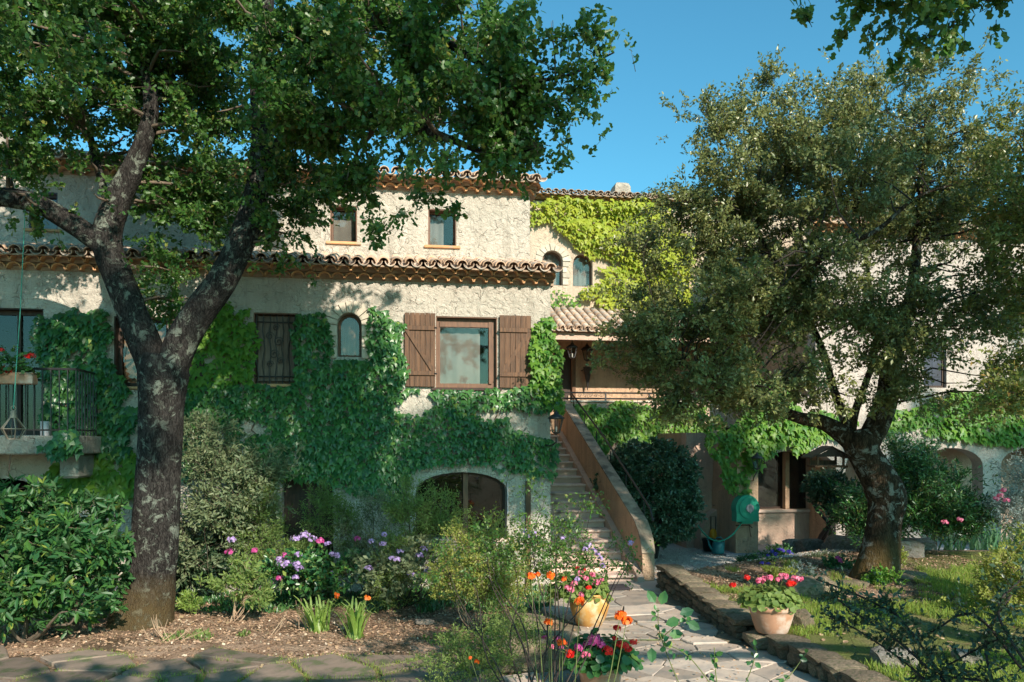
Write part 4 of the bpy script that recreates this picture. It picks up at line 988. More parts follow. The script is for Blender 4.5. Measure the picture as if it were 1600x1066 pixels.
# unseen umbrella pines added behind the camera to shade the foot of the house
def pine(x, y, zc, rx, rz, n):
    t = thing('shade_pine', (x, y, 0), 'unseen umbrella pine added behind the viewpoint to shade the garden', 'tree', 'unseen pines added for shade')
    o, s_ = limb(t, [(x, y, -.1, .35), (x+.2, y, zc*.4, .28), (x-.1, y+.1, zc*.8, .2), (x, y, zc, .12)], PINEBARK, 'trunk', 14, .08, 8)
    foliage(t, [(np.array((x, y, zc)), np.array((rx, rx*.8, rz)), 1)], n, 12, .26, TM_LONG, L_DARK, TWIG, s_, 'crown', .6, .3, 10, .5, .7, nbr=25, brr=.08, twr=.01)
    return t
GAP = (2.6, .35)
for a in ((2.5, -8, 14.4, 3.2, 1.7, 520), (9.5, -8.5, 14.6, 3.4, 1.9, 560), (16.5, -8, 16.0, 4.2, 2.4, 720), (23.5, -7, 16.8, 4.4, 2.6, 720)): pine(*a)

GAP = None
# ================================================================== CLIMBING CREEPER
PROTO_IVY = {}
def ivy(label, polys, d, n, size, mat, nobj=0, holes=(), seed=1, sparse=-.35, nscale=38, name='wall_creeper', bulge=.10, vines=8, group='creepers on the house walls', lower=None, dfun=None):
    xs = [p[0] for q in polys for p in q]; ys = [p[1] for q in polys for p in q]
    u0, z0 = L(sum(xs)/len(xs), max(ys), d)
    t = thing(name, W(u0, d-.05, max(0, z0)), label, 'climbing plant', group)
    px = rng.uniform(min(xs)-8, max(xs)+8, n*6); py = rng.uniform(min(ys)-6, max(ys)+6, n*6)
    jx = px+snoise(px, py, 22, seed+50)*14; jy = py+snoise(px, py, 18, seed+51)*14
    ok = np.zeros(len(px), bool)
    for q in polys: ok |= inpoly(jx, jy, q)
    for q in holes: ok &= ~inpoly(px, py, q)
    nn = snoise(px, py*1.3, nscale, seed)+.5*snoise(px, py*1.4, nscale*.35, seed+1)
    ok &= nn > sparse+rng.normal(size=len(px))*.12
    px, py, nn = px[ok][:n], py[ok][:n], nn[ok][:n]; m = len(px)
    Lr = np.empty((m, 3)); 
    for i in range(m):
        dd_ = dfun(px[i], py[i]) if dfun else d
        u, z = L(px[i], py[i], dd_); off = .02+max(0, min(1, nn[i]-sparse))*bulge*random.random()+random.random()*.04
        Lr[i] = W(u, dd_-off, z)
    hx = np.array((math.cos(HA), math.sin(HA), 0)); hy = np.array((-math.sin(HA), math.cos(HA), 0))
    dv = hx*rng.normal(size=(m, 1))*.36-hy*rng.uniform(.25, .95, (m, 1))+np.array((0, 0, -1.0))
    nv = -hy*1.0+hx*rng.normal(size=(m, 1))*.35+np.array((0, 0, 1))*rng.normal(.45, .25, (m, 1))
    sz = size*rng.uniform(.45, 1.3, m)*(1+.18*snoise(px, py, 60, seed+4))
    k = min(nobj, m)
    if k:
        me = PROTO_IVY.setdefault(mat.name, leafproto(TM_IVY, mat)); leafobjs(Lr[:k], dv[:k], nv[:k], sz[:k]*1.05, me, t)
    leafmesh('foliage', Lr[k:], dv[k:], nv[k:], sz[k:], TM_IVY, mat, t, var=np.clip(.42+.42*snoise(px[k:], py[k:], 34, seed+9)+rng.normal(size=m-k)*.24, 0, .985))
    if vines:
        mb = MB()
        for v in range(vines):
            i = rng.integers(0, m); q = Lr[i].copy(); pts = []
            x, y = px[i], py[i]; tgt = rng.uniform(-.8, .8)
            for s_ in range(12):
                dd_ = dfun(x, y) if dfun else d
                u, z = L(x, y, dd_)
                if z < .05: break
                pts.append(W(u, dd_-.015, z)); x += tgt*7+rng.normal()*4; y += rng.uniform(4, 12)
                if not any(inpoly(np.array([x]), np.array([y]), q_)[0] for q_ in polys): break
            if len(pts) > 2: mb.tube(pts, list(np.linspace(.008, .018, len(pts))), 4, False)
        if mb.v: mb.build('vine_stem', TWIG, t, True)['kind'] = 'stuff'
    return t
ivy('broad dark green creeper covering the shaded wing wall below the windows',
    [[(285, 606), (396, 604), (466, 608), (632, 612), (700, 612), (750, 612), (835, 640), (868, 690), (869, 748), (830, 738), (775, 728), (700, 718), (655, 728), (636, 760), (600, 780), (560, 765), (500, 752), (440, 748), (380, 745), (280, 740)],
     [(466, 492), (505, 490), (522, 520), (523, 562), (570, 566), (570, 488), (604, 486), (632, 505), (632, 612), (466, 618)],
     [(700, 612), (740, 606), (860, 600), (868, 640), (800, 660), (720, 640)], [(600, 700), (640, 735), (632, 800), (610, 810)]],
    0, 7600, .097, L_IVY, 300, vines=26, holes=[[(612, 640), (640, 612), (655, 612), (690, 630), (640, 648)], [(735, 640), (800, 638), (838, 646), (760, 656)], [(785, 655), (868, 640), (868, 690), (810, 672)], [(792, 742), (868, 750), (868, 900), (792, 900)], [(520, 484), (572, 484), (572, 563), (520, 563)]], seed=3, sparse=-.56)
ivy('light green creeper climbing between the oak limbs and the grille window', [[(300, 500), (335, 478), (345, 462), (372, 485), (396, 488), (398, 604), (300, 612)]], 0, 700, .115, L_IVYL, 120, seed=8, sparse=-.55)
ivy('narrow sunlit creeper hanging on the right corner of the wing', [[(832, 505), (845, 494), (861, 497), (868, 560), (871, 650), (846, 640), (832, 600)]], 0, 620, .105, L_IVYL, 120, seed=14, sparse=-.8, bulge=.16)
ivy('dark creeper beside the balcony window at the far left', [[(62, 492), (110, 484), (168, 490), (175, 560), (205, 620), (215, 720), (150, 705), (128, 690), (130, 600), (66, 580)], [(68, 575), (150, 575), (150, 695), (68, 690)], [(250, 610), (300, 610), (300, 740), (260, 740)]], 0, 2100, .12, L_IVY, 150, seed=21, sparse=-.62)
ivy('large leaved yellow green creeper below the balcony left of the oak', [[(70, 760), (90, 728), (140, 712), (215, 705), (216, 772), (190, 775), (172, 800), (140, 772), (100, 785)]], 0, 620, .15, L_IVYL, 120, seed=25, sparse=-.5)
ivy('small creeper trailing over the edge of the balcony slab', [[(60, 700), (100, 675), (132, 672), (130, 705), (90, 712)]], -.96, 110, .13, L_IVY, 40, seed=29, sparse=-.6, vines=1)
ivy('bright yellow creeper spilling from the far roof around the arched windows',
    [[(828, 308), (880, 312), (1020, 318), (1090, 360), (1075, 500), (1040, 505), (1000, 500), (940, 490), (925, 470), (945, 440), (925, 398), (905, 385), (890, 372), (862, 345), (830, 352)], [(905, 445), (940, 445), (938, 455), (905, 468)]],
    8.15, 4300, .125, L_IVYY, 300, seed=33, sparse=-.50, bulge=.35, vines=12, nscale=30)
ivy('thin creeper strand under the left arched window', [[(858, 448), (905, 456), (930, 462), (885, 482), (868, 478)]], 8.15, 60, .11, L_IVYL, 30, seed=35, sparse=-.2, vines=2)
ivy('light green creeper on the terrace wall above the round bush', [[(884, 632), (1100, 632), (1100, 700), (1020, 700), (990, 692), (965, 700), (935, 690), (905, 668)], [(905, 680), (960, 690), (940, 725), (925, 710)]], 6.5, 1900, .125, L_IVYL, 200, seed=41, sparse=-.6)
ivy('fresh green creeper draped down the ochre corner above the hose reel',
    [[(1096, 590), (1185, 590), (1240, 620), (1240, 686), (1212, 700), (1196, 712), (1165, 735), (1148, 770), (1135, 775), (1122, 720), (1098, 700)], [(1165, 738), (1182, 720), (1186, 732), (1150, 785)], [(1240, 650), (1330, 640), (1320, 690), (1240, 700)]],
    3.2, 2400, .13, L_IVYL, 200, seed=47, sparse=-.5, bulge=.25)
ivy('creeper running along the wall above the arcade arches', [[(1385, 640), (1480, 620), (1605, 590), (1605, 690), (1560, 692), (1480, 688), (1430, 668), (1385, 680)]], 3.3, 1500, .125, L_IVYL, 150, seed=53, sparse=-.35, bulge=.2, vines=14)

# ================================================================== PLANTS
def plant(name, label, cat, base, bl, nsp, per, size, tm, mat, twm=TWIG, stems=6, sr=.012, group=None, spl=.22, up=.5, cs=.14, shell=.55, droop=0, nbr=14, spread=.08, brr=.008, straight=.3, twr=.003, clump=7, nup=.6):
    t = thing(name, base, label, cat, group); base = Vector(base); bb = blobs_px(bl) if len(bl[0]) >= 6 else bl
    mb = MB(); sk = []
    for i in range(stems):
        c, r, _ = bb[i % len(bb)]; q = Vector(c+rng.normal(size=3)*r*.45); b = base+Vector((random.uniform(-1, 1)*spread, random.uniform(-1, 1)*spread, -.03))
        m1 = b.lerp(q, .4)+Vector(rng.normal(size=3)*.06)*straight*3; m2 = b.lerp(q, .75)+Vector(rng.normal(size=3)*.06)*straight*2
        sp = spline([(*b, sr), (*m1, sr*.8), (*m2, sr*.55), (*q, sr*.25)], 4); mb.tube([p[:3] for p in sp], [p[3] for p in sp], 6, False); sk += [tuple(p) for p in sp]
    if stems: mb.build('stem', twm, t, True)
    foliage(t, bb, nsp, per, size, tm, mat, twm, sk or [(*base, sr)], 'foliage', spl, up, clump, cs, shell, droop, nbr, brr, twr, nup)
    return t
def petals(parent, c, r, mat, n=26, name='flower', size=None, flat=.75):
    dv = runit(n); dv[:, 2] = np.abs(dv[:, 2])*.9-.25; dv = unit(dv)
    pos = np.array(c)+dv*r*np.array((1, 1, flat))*rng.uniform(.45, 1, (n, 1)); tg = unit(np.cross(dv, runit(n)))
    return leafmesh(name, pos, tg, dv, (size or r*.75), TM_ROUND, mat, parent, kind=None)
# dense laurel-like shrub at the lower left
b = G(45, 1000)
rh = plant('laurel_shrub', 'big glossy leaved shrub filling the lower left corner', 'shrub', b, [(70, 880, 110, 100, 9.6, .75), (130, 870, 62, 85, 9.7, .6), (20, 800, 60, 50, 9.7, .6), (122, 930, 34, 34, 9.5, .4), (10, 930, 60, 60, 9.5, .6), (60, 775, 40, 22, 9.7, .3)], 900, 12, .125, TM_LONG, L_RHODO, TWIG, 6, .025, spl=.16, cs=.12, up=.35, shell=.45, spread=.1, nbr=40, brr=.014)
pr = leafproto(TM_LONG, L_RHODO); pp, oo, _ = sprays(blobs_px([(100, 880, 100, 85, 9.2, .45)]), 90, 6, .1, .3); pp[:, 1] = np.minimum(pp[:, 1], 9.35)
pos = np.repeat(pp, 3, 0)+rng.normal(size=(270, 3))*.03; leafobjs(pos, np.repeat(oo, 3, 0)*.3+rng.normal(size=(270, 3))*.7+np.array((0, -.2, .1)), rng.normal(size=(270, 3))*.4+np.array((.2, -.5, .7)), np.full(270, .125)*rng.uniform(.8, 1.2, 270), pr, rh)
plant('willow_leaved_bush', 'pale olive leaved bush rising right of the oak trunk', 'shrub', G(330, 925), [(325, 700, 50, 60, 11.6, .5), (350, 780, 60, 70, 11.6, .6), (300, 850, 50, 60, 11.5, .5), (400, 750, 40, 50, 11.8, .5)], 620, 16, .075, TM_LONG, L_OLIVE, TWIG, 8, .018, spl=.3, cs=.15)
plant('dark_shrub', 'dark leafy shrub in the shade directly behind the oak trunk', 'shrub', G(310, 915), [(300, 880, 45, 45, 12.0, .5), (340, 850, 45, 50, 12.2, .5)], 260, 14, .10, TM_LONG, L_DARK, TWIGD, 5, .015)
fe = 'feathery shrubs along the foot of the wing'
plant('feathery_shrub', 'feathery green shrub with fine foliage left of the dark garden door', 'shrub', G(400, 915), [(395, 800, 45, 60, 12.0, .5), (420, 860, 40, 50, 11.9, .4)], 420, 26, .055, TM_NEED, L_FEATH, TWIG, 7, .01, fe, spl=.28, up=.9, cs=.10)
plant('feathery_shrub', 'upright feathery shrub growing in front of the garden door', 'shrub', G(510, 925), [(500, 800, 22, 50, 11.8, .25), (540, 810, 22, 55, 11.8, .25), (470, 860, 30, 40, 11.8, .3)], 300, 26, .052, TM_NEED, L_FEATH, TWIG, 7, .008, fe, spl=.28, up=1.1, cs=.09)
plant('feathery_shrub', 'thin feathery shrub with bare lower stems between the door and the arched window', 'shrub', G(580, 935), [(580, 800, 26, 45, 11.6, .25), (560, 860, 30, 45, 11.6, .3), (600, 860, 30, 50, 11.5, .3)], 230, 24, .05, TM_NEED, L_OLIVE, TWIGD, 12, .007, fe, spl=.26, up=1.1, cs=.09)
plant('feathery_shrub', 'sunlit yellow green feathery shrub below the arched ground floor window', 'shrub', G(655, 940), [(640, 785, 40, 32, 11.3, .4), (680, 800, 35, 30, 11.2, .3), (640, 850, 45, 50, 11.3, .4), (610, 900, 40, 40, 11.2, .4)], 560, 26, .052, TM_NEED, L_FEATH, TWIG, 12, .009, fe, spl=.28, up=.8, cs=.10)
plant('leafy_stems', 'young leafy plant with pale bare stems right of the oak base', 'plant', G(365, 972), [(365, 915, 32, 28, 10.4, .25), (385, 895, 22, 22, 10.4, .2), (395, 930, 22, 15, 10.4, .2)], 130, 14, .07, TM_LONG, L_FEATH, PALETW, 9, .008, spl=.15, cs=.08, up=.8)
plant('seedling_tuft', 'small bright green feathery tuft beside the oak base', 'plant', G(298, 962), [(298, 940, 14, 16, 10.9, .12)], 60, 24, .05, TM_NEED, L_BLADE, STEMG, 4, .004, spl=.14, up=1.2, cs=.04, nbr=0)
def bare(label, base, tips, r=.008, name='bare_twigs'):
    t = thing(name, base, label, 'plant'); mb = MB(); base = Vector(base)
    for (px, py, Y) in tips:
        q = P(px, py, Y); b = base+Vector((random.uniform(-.08, .08), random.uniform(-.08, .08), -.02)); m = b.lerp(q, .5)+Vector(rng.normal(size=3)*.04)
        mb.tube([b, m, q], [r, r*.7, r*.3], 5, False)
        for s in range(2): e_ = m.lerp(q, .4)+Vector((random.uniform(-.1, .12), random.uniform(-.05, .05), random.uniform(.03, .12))); mb.tube([m, e_], [r*.5, r*.2], 4, False)
    mb.build('twig', PALETW, t, True); return t
bare('bare brown twiggy shrub sprawling in front of the oak base', G(262, 1002), [(236, 965, 9.6), (244, 960, 9.6), (262, 968, 9.7), (285, 972, 9.6), (300, 978, 9.6), (225, 985, 9.5), (320, 985, 9.6)])
bare('three cut reddish stems standing in the mulch', G(475, 982), [(462, 938, 10.3), (470, 935, 10.3), (484, 950, 10.3)], .006)
bare('pale dry stick lying slanted on the mulch', G(415, 995), [(440, 962, 10.2), (448, 955, 10.3)], .006, 'dry_stick')
# lilac and pink flowering bushes
def flowering(label, base, bl, heads, mats, n=240, mat=L_IVY, size=.08, tm=TM_LEAF, r=.055, name='flowering_bush', grp='flowering bushes in front of the wing', stems=8):
    t = plant(name, label, 'flowering bush', base, bl, n, 13, size, tm, mat, TWIGD, stems, .009, grp, spl=.2, cs=.12, up=.5)
    for (px, py, m_) in heads:
        Y = bl[0][4]-random.uniform(.15, .45); petals(t, P(px, py, Y), r*random.uniform(.7, 1.25), mats[m_], 26, size=r*.55)
    return t
flowering('bush of lilac and pink flower heads left of the daylilies', G(490, 938), [(470, 890, 55, 42, 11.2, .45), (520, 890, 50, 45, 11.2, .4)],
          [(462, 842, 0), (477, 836, 0), (488, 842, 0), (500, 846, 1), (446, 868, 1), (466, 866, 0), (437, 874, 0), (440, 882, 0), (464, 882, 0), (468, 888, 0), (520, 866, 0), (527, 868, 0), (436, 904, 1), (522, 896, 0), (462, 902, 0), (450, 880, 0), (558, 842, 1), (512, 850, 0), (398, 860, 1), (358, 862, 1), (362, 844, 0)], (F_LIL, F_MAG), r=.062)
flowering('bush of pale lilac phlox right of the daylilies', G(625, 950), [(620, 895, 60, 40, 11.0, .4), (670, 880, 40, 36, 10.9, .4)],
          [(600, 835, 0), (598, 850, 0), (620, 874, 0), (612, 872, 0), (576, 888, 0), (640, 896, 0), (648, 900, 0), (662, 858, 0), (580, 846, 0), (625, 862, 0), (655, 868, 0), (668, 892, 0)], (F_LIL, F_MAG), n=200, mat=L_OLIVE, r=.05)
# daylilies
def daylily(label, px, py, h, n, fl):
    b = G(px, py); t = thing('daylily', b, label, 'flower', 'daylilies in the mulch bed'); th = rng.uniform(0, 6.28, n)
    dv = np.stack([np.cos(th)*.5, np.sin(th)*.35, np.full(n, 1.)], 1); pos = np.array(b)+rng.normal(size=(n, 3))*np.array((.05, .05, 0))
    for i in range(n):
        mb = MB(); d_ = Vector(dv[i]); side = Vector((-math.sin(th[i]), math.cos(th[i]), 0)); vs = []; hh = h*random.uniform(.7, 1.1)
        for k in range(6):
            q = k/5; p = Vector(pos[i])+Vector((math.cos(th[i])*q*hh*.62, math.sin(th[i])*q*hh*.5, hh*(q*1.7-q*q*.95 if q < 1 else .70))); wd = .014*(1-q**3)+.001
            vs += [p-side*wd, p+side*wd]
        mb.add(vs, [(2*k, 2*k+1, 2*k+3, 2*k+2) for k in range(5)]); mb.build('leaf', L_BLADE, t)
    for (fx, fy) in fl:
        q = P(fx, fy, b.y); MB().tube([b, b.lerp(q, .6)+Vector((0, 0, .04)), q], [.006, .005, .003], 5).build('flower_stalk', STEMG, t)
        petals(t, q, .025, F_ORA, 7, size=.042, name='flower')
    return t
daylily('left daylily clump with long arching leaves and an orange bloom', 496, 988, .55, 34, [(526, 930)]); daylily('right daylily clump with long arching leaves and an orange bloom', 556, 998, .60, 44, [(574, 934)])
# bright fine shrub left of the path, taller dark flowering shrub in front
plant('fine_leaved_shrub', 'rounded sunlit shrub with fine yellow green leaves left of the yellow pot', 'shrub', G(745, 985), [(745, 860, 62, 62, 9.9, .6), (770, 910, 60, 45, 9.8, .5), (700, 900, 35, 45, 9.9, .4)], 900, 20, .036, TM_LEAF, L_YEL, PALETW, 14, .009, spl=.22, cs=.12, up=.6, nbr=50)
ab = plant('arching_shrub', 'tall thin stemmed arching shrub with small dark leaves and lilac blossom in the centre foreground', 'shrub', (.22, 6.9, 0), [(760, 850, 50, 45, 7.3, .4, .5), (850, 850, 60, 40, 7.3, .4, .8), (935, 865, 50, 30, 7.3, .3, .7), (820, 880, 70, 30, 7.3, .3, .7), (915, 790, 45, 14, 7.4, .2, .25), (690, 880, 30, 40, 7.3, .3, .3), (985, 880, 20, 14, 7.3, .2, .7), (840, 770, 24, 10, 7.3, .15, .8)], 430, 13, .034, TM_LEAF, L_OAK, TWIGD, 17, .008, spl=.20, cs=.10, up=.5, nbr=60, brr=.005, straight=.5, spread=.18, twr=.002)
for (px, py) in ((820, 830), (828, 838), (835, 834), (920, 852), (928, 860), (934, 866), (938, 872), (942, 884), (915, 858), (880, 842), (985, 848), (902, 905)): petals(ab, P(px, py, 7.15), .028, F_LIL, 14, size=.022, name='blossom')
plant('fine_weeds', 'tangle of fine green weeds at the bottom centre edge', 'plant', (-.35, 7.4, 0), [(760, 1020, 60, 45, 7.4, .35), (700, 1040, 25, 35, 7.4, .25), (800, 990, 45, 30, 7.5, .3)], 320, 20, .030, TM_LONG, L_FEATH, STEMG, 12, .004, spl=.20, cs=.1, up=.9)
# ------------------------------------------------------------------ flower pots
def pot(label, cx_, cy_, z, r, h, mat, cat='flower pot', rim=.03, shape='bowl', name='flower_pot'):
    t = thing(name, (cx_, cy_, z), label, cat, 'clay pots planted with geraniums')
    pr_ = [(0, 0), (r*.62, 0), (r*.66, .01), (r*.80, h*.35), (r*.92, h*.72), (r*.95, h*.80), (r*1.0, h*.82), (r*1.02, h*.88), (r*1.02, h*.97), (r*.99, h), (r*.91, h), (r*.89, h*.93), (r*.86, h*.9)] if shape == 'bowl' else \
          [(0, 0), (r*.55, 0), (r*.60, .01), (r*.85, h*.3), (r*1.0, h*.6), (r*.97, h*.8), (r*.86, h*.90), (r*.93, h*.94), (r*.98, h*.98), (r*.96, h), (r*.86, h), (r*.80, h*.93)]
    MB().lathe(pr_, (cx_, cy_, z), 32).build('pot', mat, t, True)
    MB().lathe([(0, h*.915), (r*.89, h*.90)], (cx_, cy_, z), 20).build('soil', SOIL, t); return t
def geranium(label, cx_, cy_, z, rx, ry, rz, nl, heads, bl=.075, mat=L_IVYL, extra=None):
    t = thing('geranium', (cx_, cy_, z), label, 'flower', 'geraniums in clay pots'); n = nl
    dv = runit(n); dv[:, 2] = np.abs(dv[:, 2]); pos = np.array((cx_, cy_, z))+dv*np.array((rx, ry, rz))*rng.uniform(.35, 1, (n, 1))**.6+np.array((0, 0, .02))
    nv = dv*.7+np.array((0, -.25, .8))+rng.normal(size=(n, 3))*.35
    pl = leafproto(TM_ROUND, mat); k = min(160, n)
    leafobjs(pos[:k], unit(np.cross(nv, runit(n)))[:k], nv[:k], bl*rng.uniform(.6, 1.2, k), pl, t)
    leafmesh('foliage', pos[k:], unit(np.cross(nv, runit(n)))[k:], nv[k:], bl*rng.uniform(.6, 1.2, n-k), TM_ROUND, mat, t)
    twigs('leaf_stalks', np.array((cx_, cy_, z))+(pos[:200]-np.array((cx_, cy_, z)))*np.array((.3, .3, 0)), pos[:200], np.full(min(200, n), .003), STEMG, t)
    for (px, py, Y, r, m_) in heads:
        q = P(px, py, Y); b_ = Vector((cx_+(q.x-cx_)*.4, cy_+(q.y-cy_)*.4, z+.05))
        MB().tube([b_, b_.lerp(q, .5)+Vector((0, 0, .03)), q-Vector((0, 0, r*.3))], [.004, .0035, .003], 5).build('flower_stalk', STEMG, t)
        petals(t, q, r, m_, 30, size=r*.62)
    return t
yp = G(925, 985); yY = yp.y+.25
pot('glazed ochre yellow pot beside the path below the stairs', P(921, 900, yY).x, yY, 0, .26, .44, YPOT, shape='jar')
geranium('pink geranium spilling over the ochre yellow pot', P(905, 900, yY).x, yY, .36, .42, .36, .36, 760,
         [(905, 896, 10.1, .055, F_PINK), (897, 912, 10.0, .05, F_PINK), (932, 910, 10.1, .055, F_PINK), (912, 890, 10.2, .035, F_RED), (902, 888, 10.2, .03, F_RED), (940, 906, 10.2, .035, F_PINK), (882, 903, 10.0, .03, F_RED), (893, 922, 9.9, .05, F_PINK), (920, 918, 9.9, .04, F_RED), (908, 930, 9.85, .045, F_PINK), (886, 918, 9.9, .04, F_PINK), (926, 898, 10.1, .045, F_PINK), (915, 904, 10.0, .045, F_PINK)], mat=L_FEATH)
fY = 7.75; fx = P(938, 1040, fY).x; fz = P(938, 1040, fY).z
pot('terracotta pot at the bottom edge holding red and magenta geraniums', fx, fY, fz-.32, .225, .33, TERRA)
MB().lathe([(0, 0), (.2, 0), (.2, fz-.325), (0, fz-.325)], (fx, fY, 0), 6).build('plinth_stone', ROCK, None); bpy.data.objects['plinth_stone'].name = 'pot_stone'; tag(bpy.data.objects['pot_stone'], 'rough stone block under the foreground terracotta pot', 'stone')
geranium('dark leaved geranium with red and magenta blooms in the foreground pot', fx, fY, fz-.01, .40, .32, .30, 520,
         [(930, 1000, 7.5, .07, F_MAG), (920, 1006, 7.5, .05, F_MAG), (975, 1010, 7.5, .055, F_RED), (968, 1006, 7.5, .04, F_RED), (982, 1014, 7.5, .04, F_RED), (964, 981, 7.6, .04, F_RED), (960, 998, 7.6, .03, F_RED), (870, 998, 7.5, .04, F_MAG), (850, 996, 7.6, .035, F_MAG), (877, 1012, 7.5, .03, F_MAG), (878, 1004, 7.5, .045, F_ORA), (905, 1012, 7.45, .05, F_MAG), (890, 1022, 7.4, .05, F_RED), (950, 1016, 7.4, .055, F_RED), (940, 1008, 7.45, .045, F_MAG), (862, 1012, 7.5, .04, F_PINK), (990, 1004, 7.5, .04, F_RED), (915, 1024, 7.4, .045, F_PINK)], bl=.085, mat=L_IVY)
# orange blooms on tall stems rising before the pots
ol = thing('alstroemeria', (.55, 6.6, 0), 'tall stems topped by vivid orange blooms in front of the yellow pot', 'flower')
for (px, py, r_) in ((830, 900, .035), (841, 898, .022), (860, 899, .035), (881, 906, .022), (906, 940, .045), (857, 972, .035), (969, 961, .05), (979, 970, .045), (875, 1004, .03), (745, 1034, .022), (735, 1028, .016)):
    q = P(px, py, 6.9); MB().tube([(q.x*.6+.15, 6.7, 0), (q.x*.85+.05, 6.8, q.z*.5), q], [.0045, .004, .0028], 5, False).build('flower_stalk', STEMG, ol); petals(ol, q, r_, F_ORA, 22, size=r_*.9)
rY = 9.25; rx_ = P(1206, 980, rY).x
pot('whitewashed terracotta bowl on the stone block at the path edge', rx_, rY, .19, .27, .33, TERRA, shape='bowl')
geranium('geranium with pink and scarlet blooms in the whitewashed bowl', rx_-.02, rY, .48, .38, .30, .24, 620,
         [(1146, 915, 9.1, .045, F_RED), (1167, 903, 9.2, .042, F_RED), (1188, 908, 9.2, .055, F_PINK), (1203, 903, 9.2, .05, F_PINK), (1216, 906, 9.2, .035, F_PINK), (1225, 901, 9.2, .06, F_PINK), (1243, 906, 9.2, .06, F_PINK), (1236, 912, 9.05, .058, F_RED), (1194, 904, 9.3, .04, F_PINK), (1252, 905, 9.2, .035, F_PINK)], bl=.07, mat=L_FEATH)
# ------------------------------------------------------------------ plants on the right
plant('round_bush', 'dense dark rounded bush clipped like a ball beside the stair parapet', 'shrub', G(1018, 872), [(1014, 764, 78, 70, 16.6, .95), (1018, 734, 66, 48, 16.6, .85), (1034, 800, 60, 50, 16.4, .7), (976, 765, 42, 58, 16.5, .6)], 4200, 14, .075, TM_LEAF, leafmat('round_bush_leaf', (.032, .085, .048), (.080, .155, .085), None, .15, .32, .6), TWIGD, 7, .04, spl=.11, cs=.06, up=.15, shell=.16, nbr=30, droop=.1, spread=.12)
plant('small_crooked_tree', 'small tree with a crooked thin trunk and dark rounded crown under the bird feeder', 'tree', G(1283, 850), [(1298, 765, 36, 34, 15.6, .45), (1320, 780, 28, 28, 15.6, .4), (1275, 765, 16, 20, 15.5, .3)], 620, 14, .085, TM_LEAF, L_DARK, TWIGD, 3, .05, spl=.16, cs=.10, up=.2, shell=.4, spread=.05, straight=1.0)
plant('broom_bush', 'large soft feathery bush right of the holm oak trunk', 'shrub', G(1460, 862), [(1440, 775, 66, 58, 14.4, .8), (1430, 720, 45, 35, 14.6, .5), (1380, 800, 50, 45, 14.5, .5), (1495, 805, 40, 36, 14.3, .5), (1335, 800, 28, 45, 14.7, .4)], 1700, 20, .09, TM_NEED, L_IVY, TWIG, 14, .014, spl=.36, up=1.0, cs=.14, shell=.5)
plant('silver_shrub', 'greyish shrub with pink flowers at the right edge', 'shrub', G(1590, 850), [(1590, 800, 36, 34, 13.6, .5), (1600, 750, 30, 34, 13.8, .4)], 420, 16, .05, TM_LONG, L_SILV, TWIG, 7, .012)
for k, (px, py) in enumerate(((1568, 766), (1563, 775), (1572, 782), (1556, 780), (1500, 812), (1477, 816))): petals(bpy.data.objects['silver_shrub'], P(px, py, 13.2), .06, F_PINK, 22, size=.035)
def strap(label, px, py, z, h, n, spread, mat, name='iris_clump', grp='iris clumps under the right shrubs'):
    b = G(px, py, z); t = thing(name, b, label, 'plant', grp)
    for i in range(n):
        th = random.uniform(0, 6.28); hh = h*random.uniform(.6, 1.15); p0 = Vector(b)+Vector((random.gauss(0, spread), random.gauss(0, spread*.6), -.02)); side = Vector((math.cos(th), math.sin(th), 0)); ln = Vector((random.gauss(0, .28), random.gauss(0, .2), 1))
        mb = MB(); vs = []
        for k in range(5): q = k/4; p = p0+ln*hh*q+Vector((ln.x, ln.y, -.25))*hh*q*q*.5; wd = .02*(1-q**2.5)+.001; vs += [p-side*wd, p+side*wd]
        mb.add(vs, [(2*k, 2*k+1, 2*k+3, 2*k+2) for k in range(4)]); mb.build('leaf', mat, t)
strap('left clump of upright iris leaves in front of the broom bush', 1495, 862, .2, .62, 46, .22, L_IRIS); strap('middle clump of iris leaves near the right edge', 1540, 858, .2, .72, 52, .25, L_IRIS); strap('right clump of iris leaves by the pink flowers', 1588, 850, .2, .6, 36, .22, L_IRIS)
plant('yellow_green_shrub', 'sunlit yellow green shrub cut by the right edge of the lawn', 'shrub', G(1590, 960, .2), [(1592, 900, 45, 55, 10.0, .5), (1560, 930, 26, 24, 10.0, .3), (1605, 850, 25, 20, 10.2, .3)], 500, 16, .045, TM_LEAF, L_YEL, PALETW, 9, .01, spl=.2, cs=.1)
def cushion(label, px, py, z, w_, h_, n, size, tm, mat, fl=None, fm=F_BLUE, name='bedding_plant', cat='plant'):
    b = G(px, py+h_*.5, z); Y = b.y
    t = plant(name, label, cat, b, [(px, py, w_/2, h_/2, Y, w_/2/FPX*Y*.8)], n, 14, size, tm, mat, STEMG, 3, .004, 'bedding plants round the right flower bed', spl=.1, cs=.06, up=.7, nbr=0)
    for (fx_, fy_) in (fl or []): petals(t, P(fx_, fy_, Y-.25), .04, fm, 14, size=.035)
cushion('mound of violet blue pansies at the edge of the dark soil bed', 1218, 866, .15, 50, 26, 110, .045, TM_LEAF, L_IVY, [(1207, 862), (1217, 858), (1224, 860), (1232, 862), (1212, 866), (1200, 868), (1236, 866), (1226, 870), (1196, 874)])
cushion('low purple pansies left of the violet mound', 1196, 884, .15, 36, 22, 70, .04, TM_LEAF, L_IVY, [(1190, 880), (1200, 882), (1196, 888), (1186, 886)])
cushion('silvery grey mound behind the potted geranium', 1252, 896, .2, 60, 34, 150, .04, TM_NEED, L_SILV)
cushion('yellow green mound left of the silvery one', 1222, 900, .2, 46, 34, 130, .045, TM_LEAF, L_YEL)
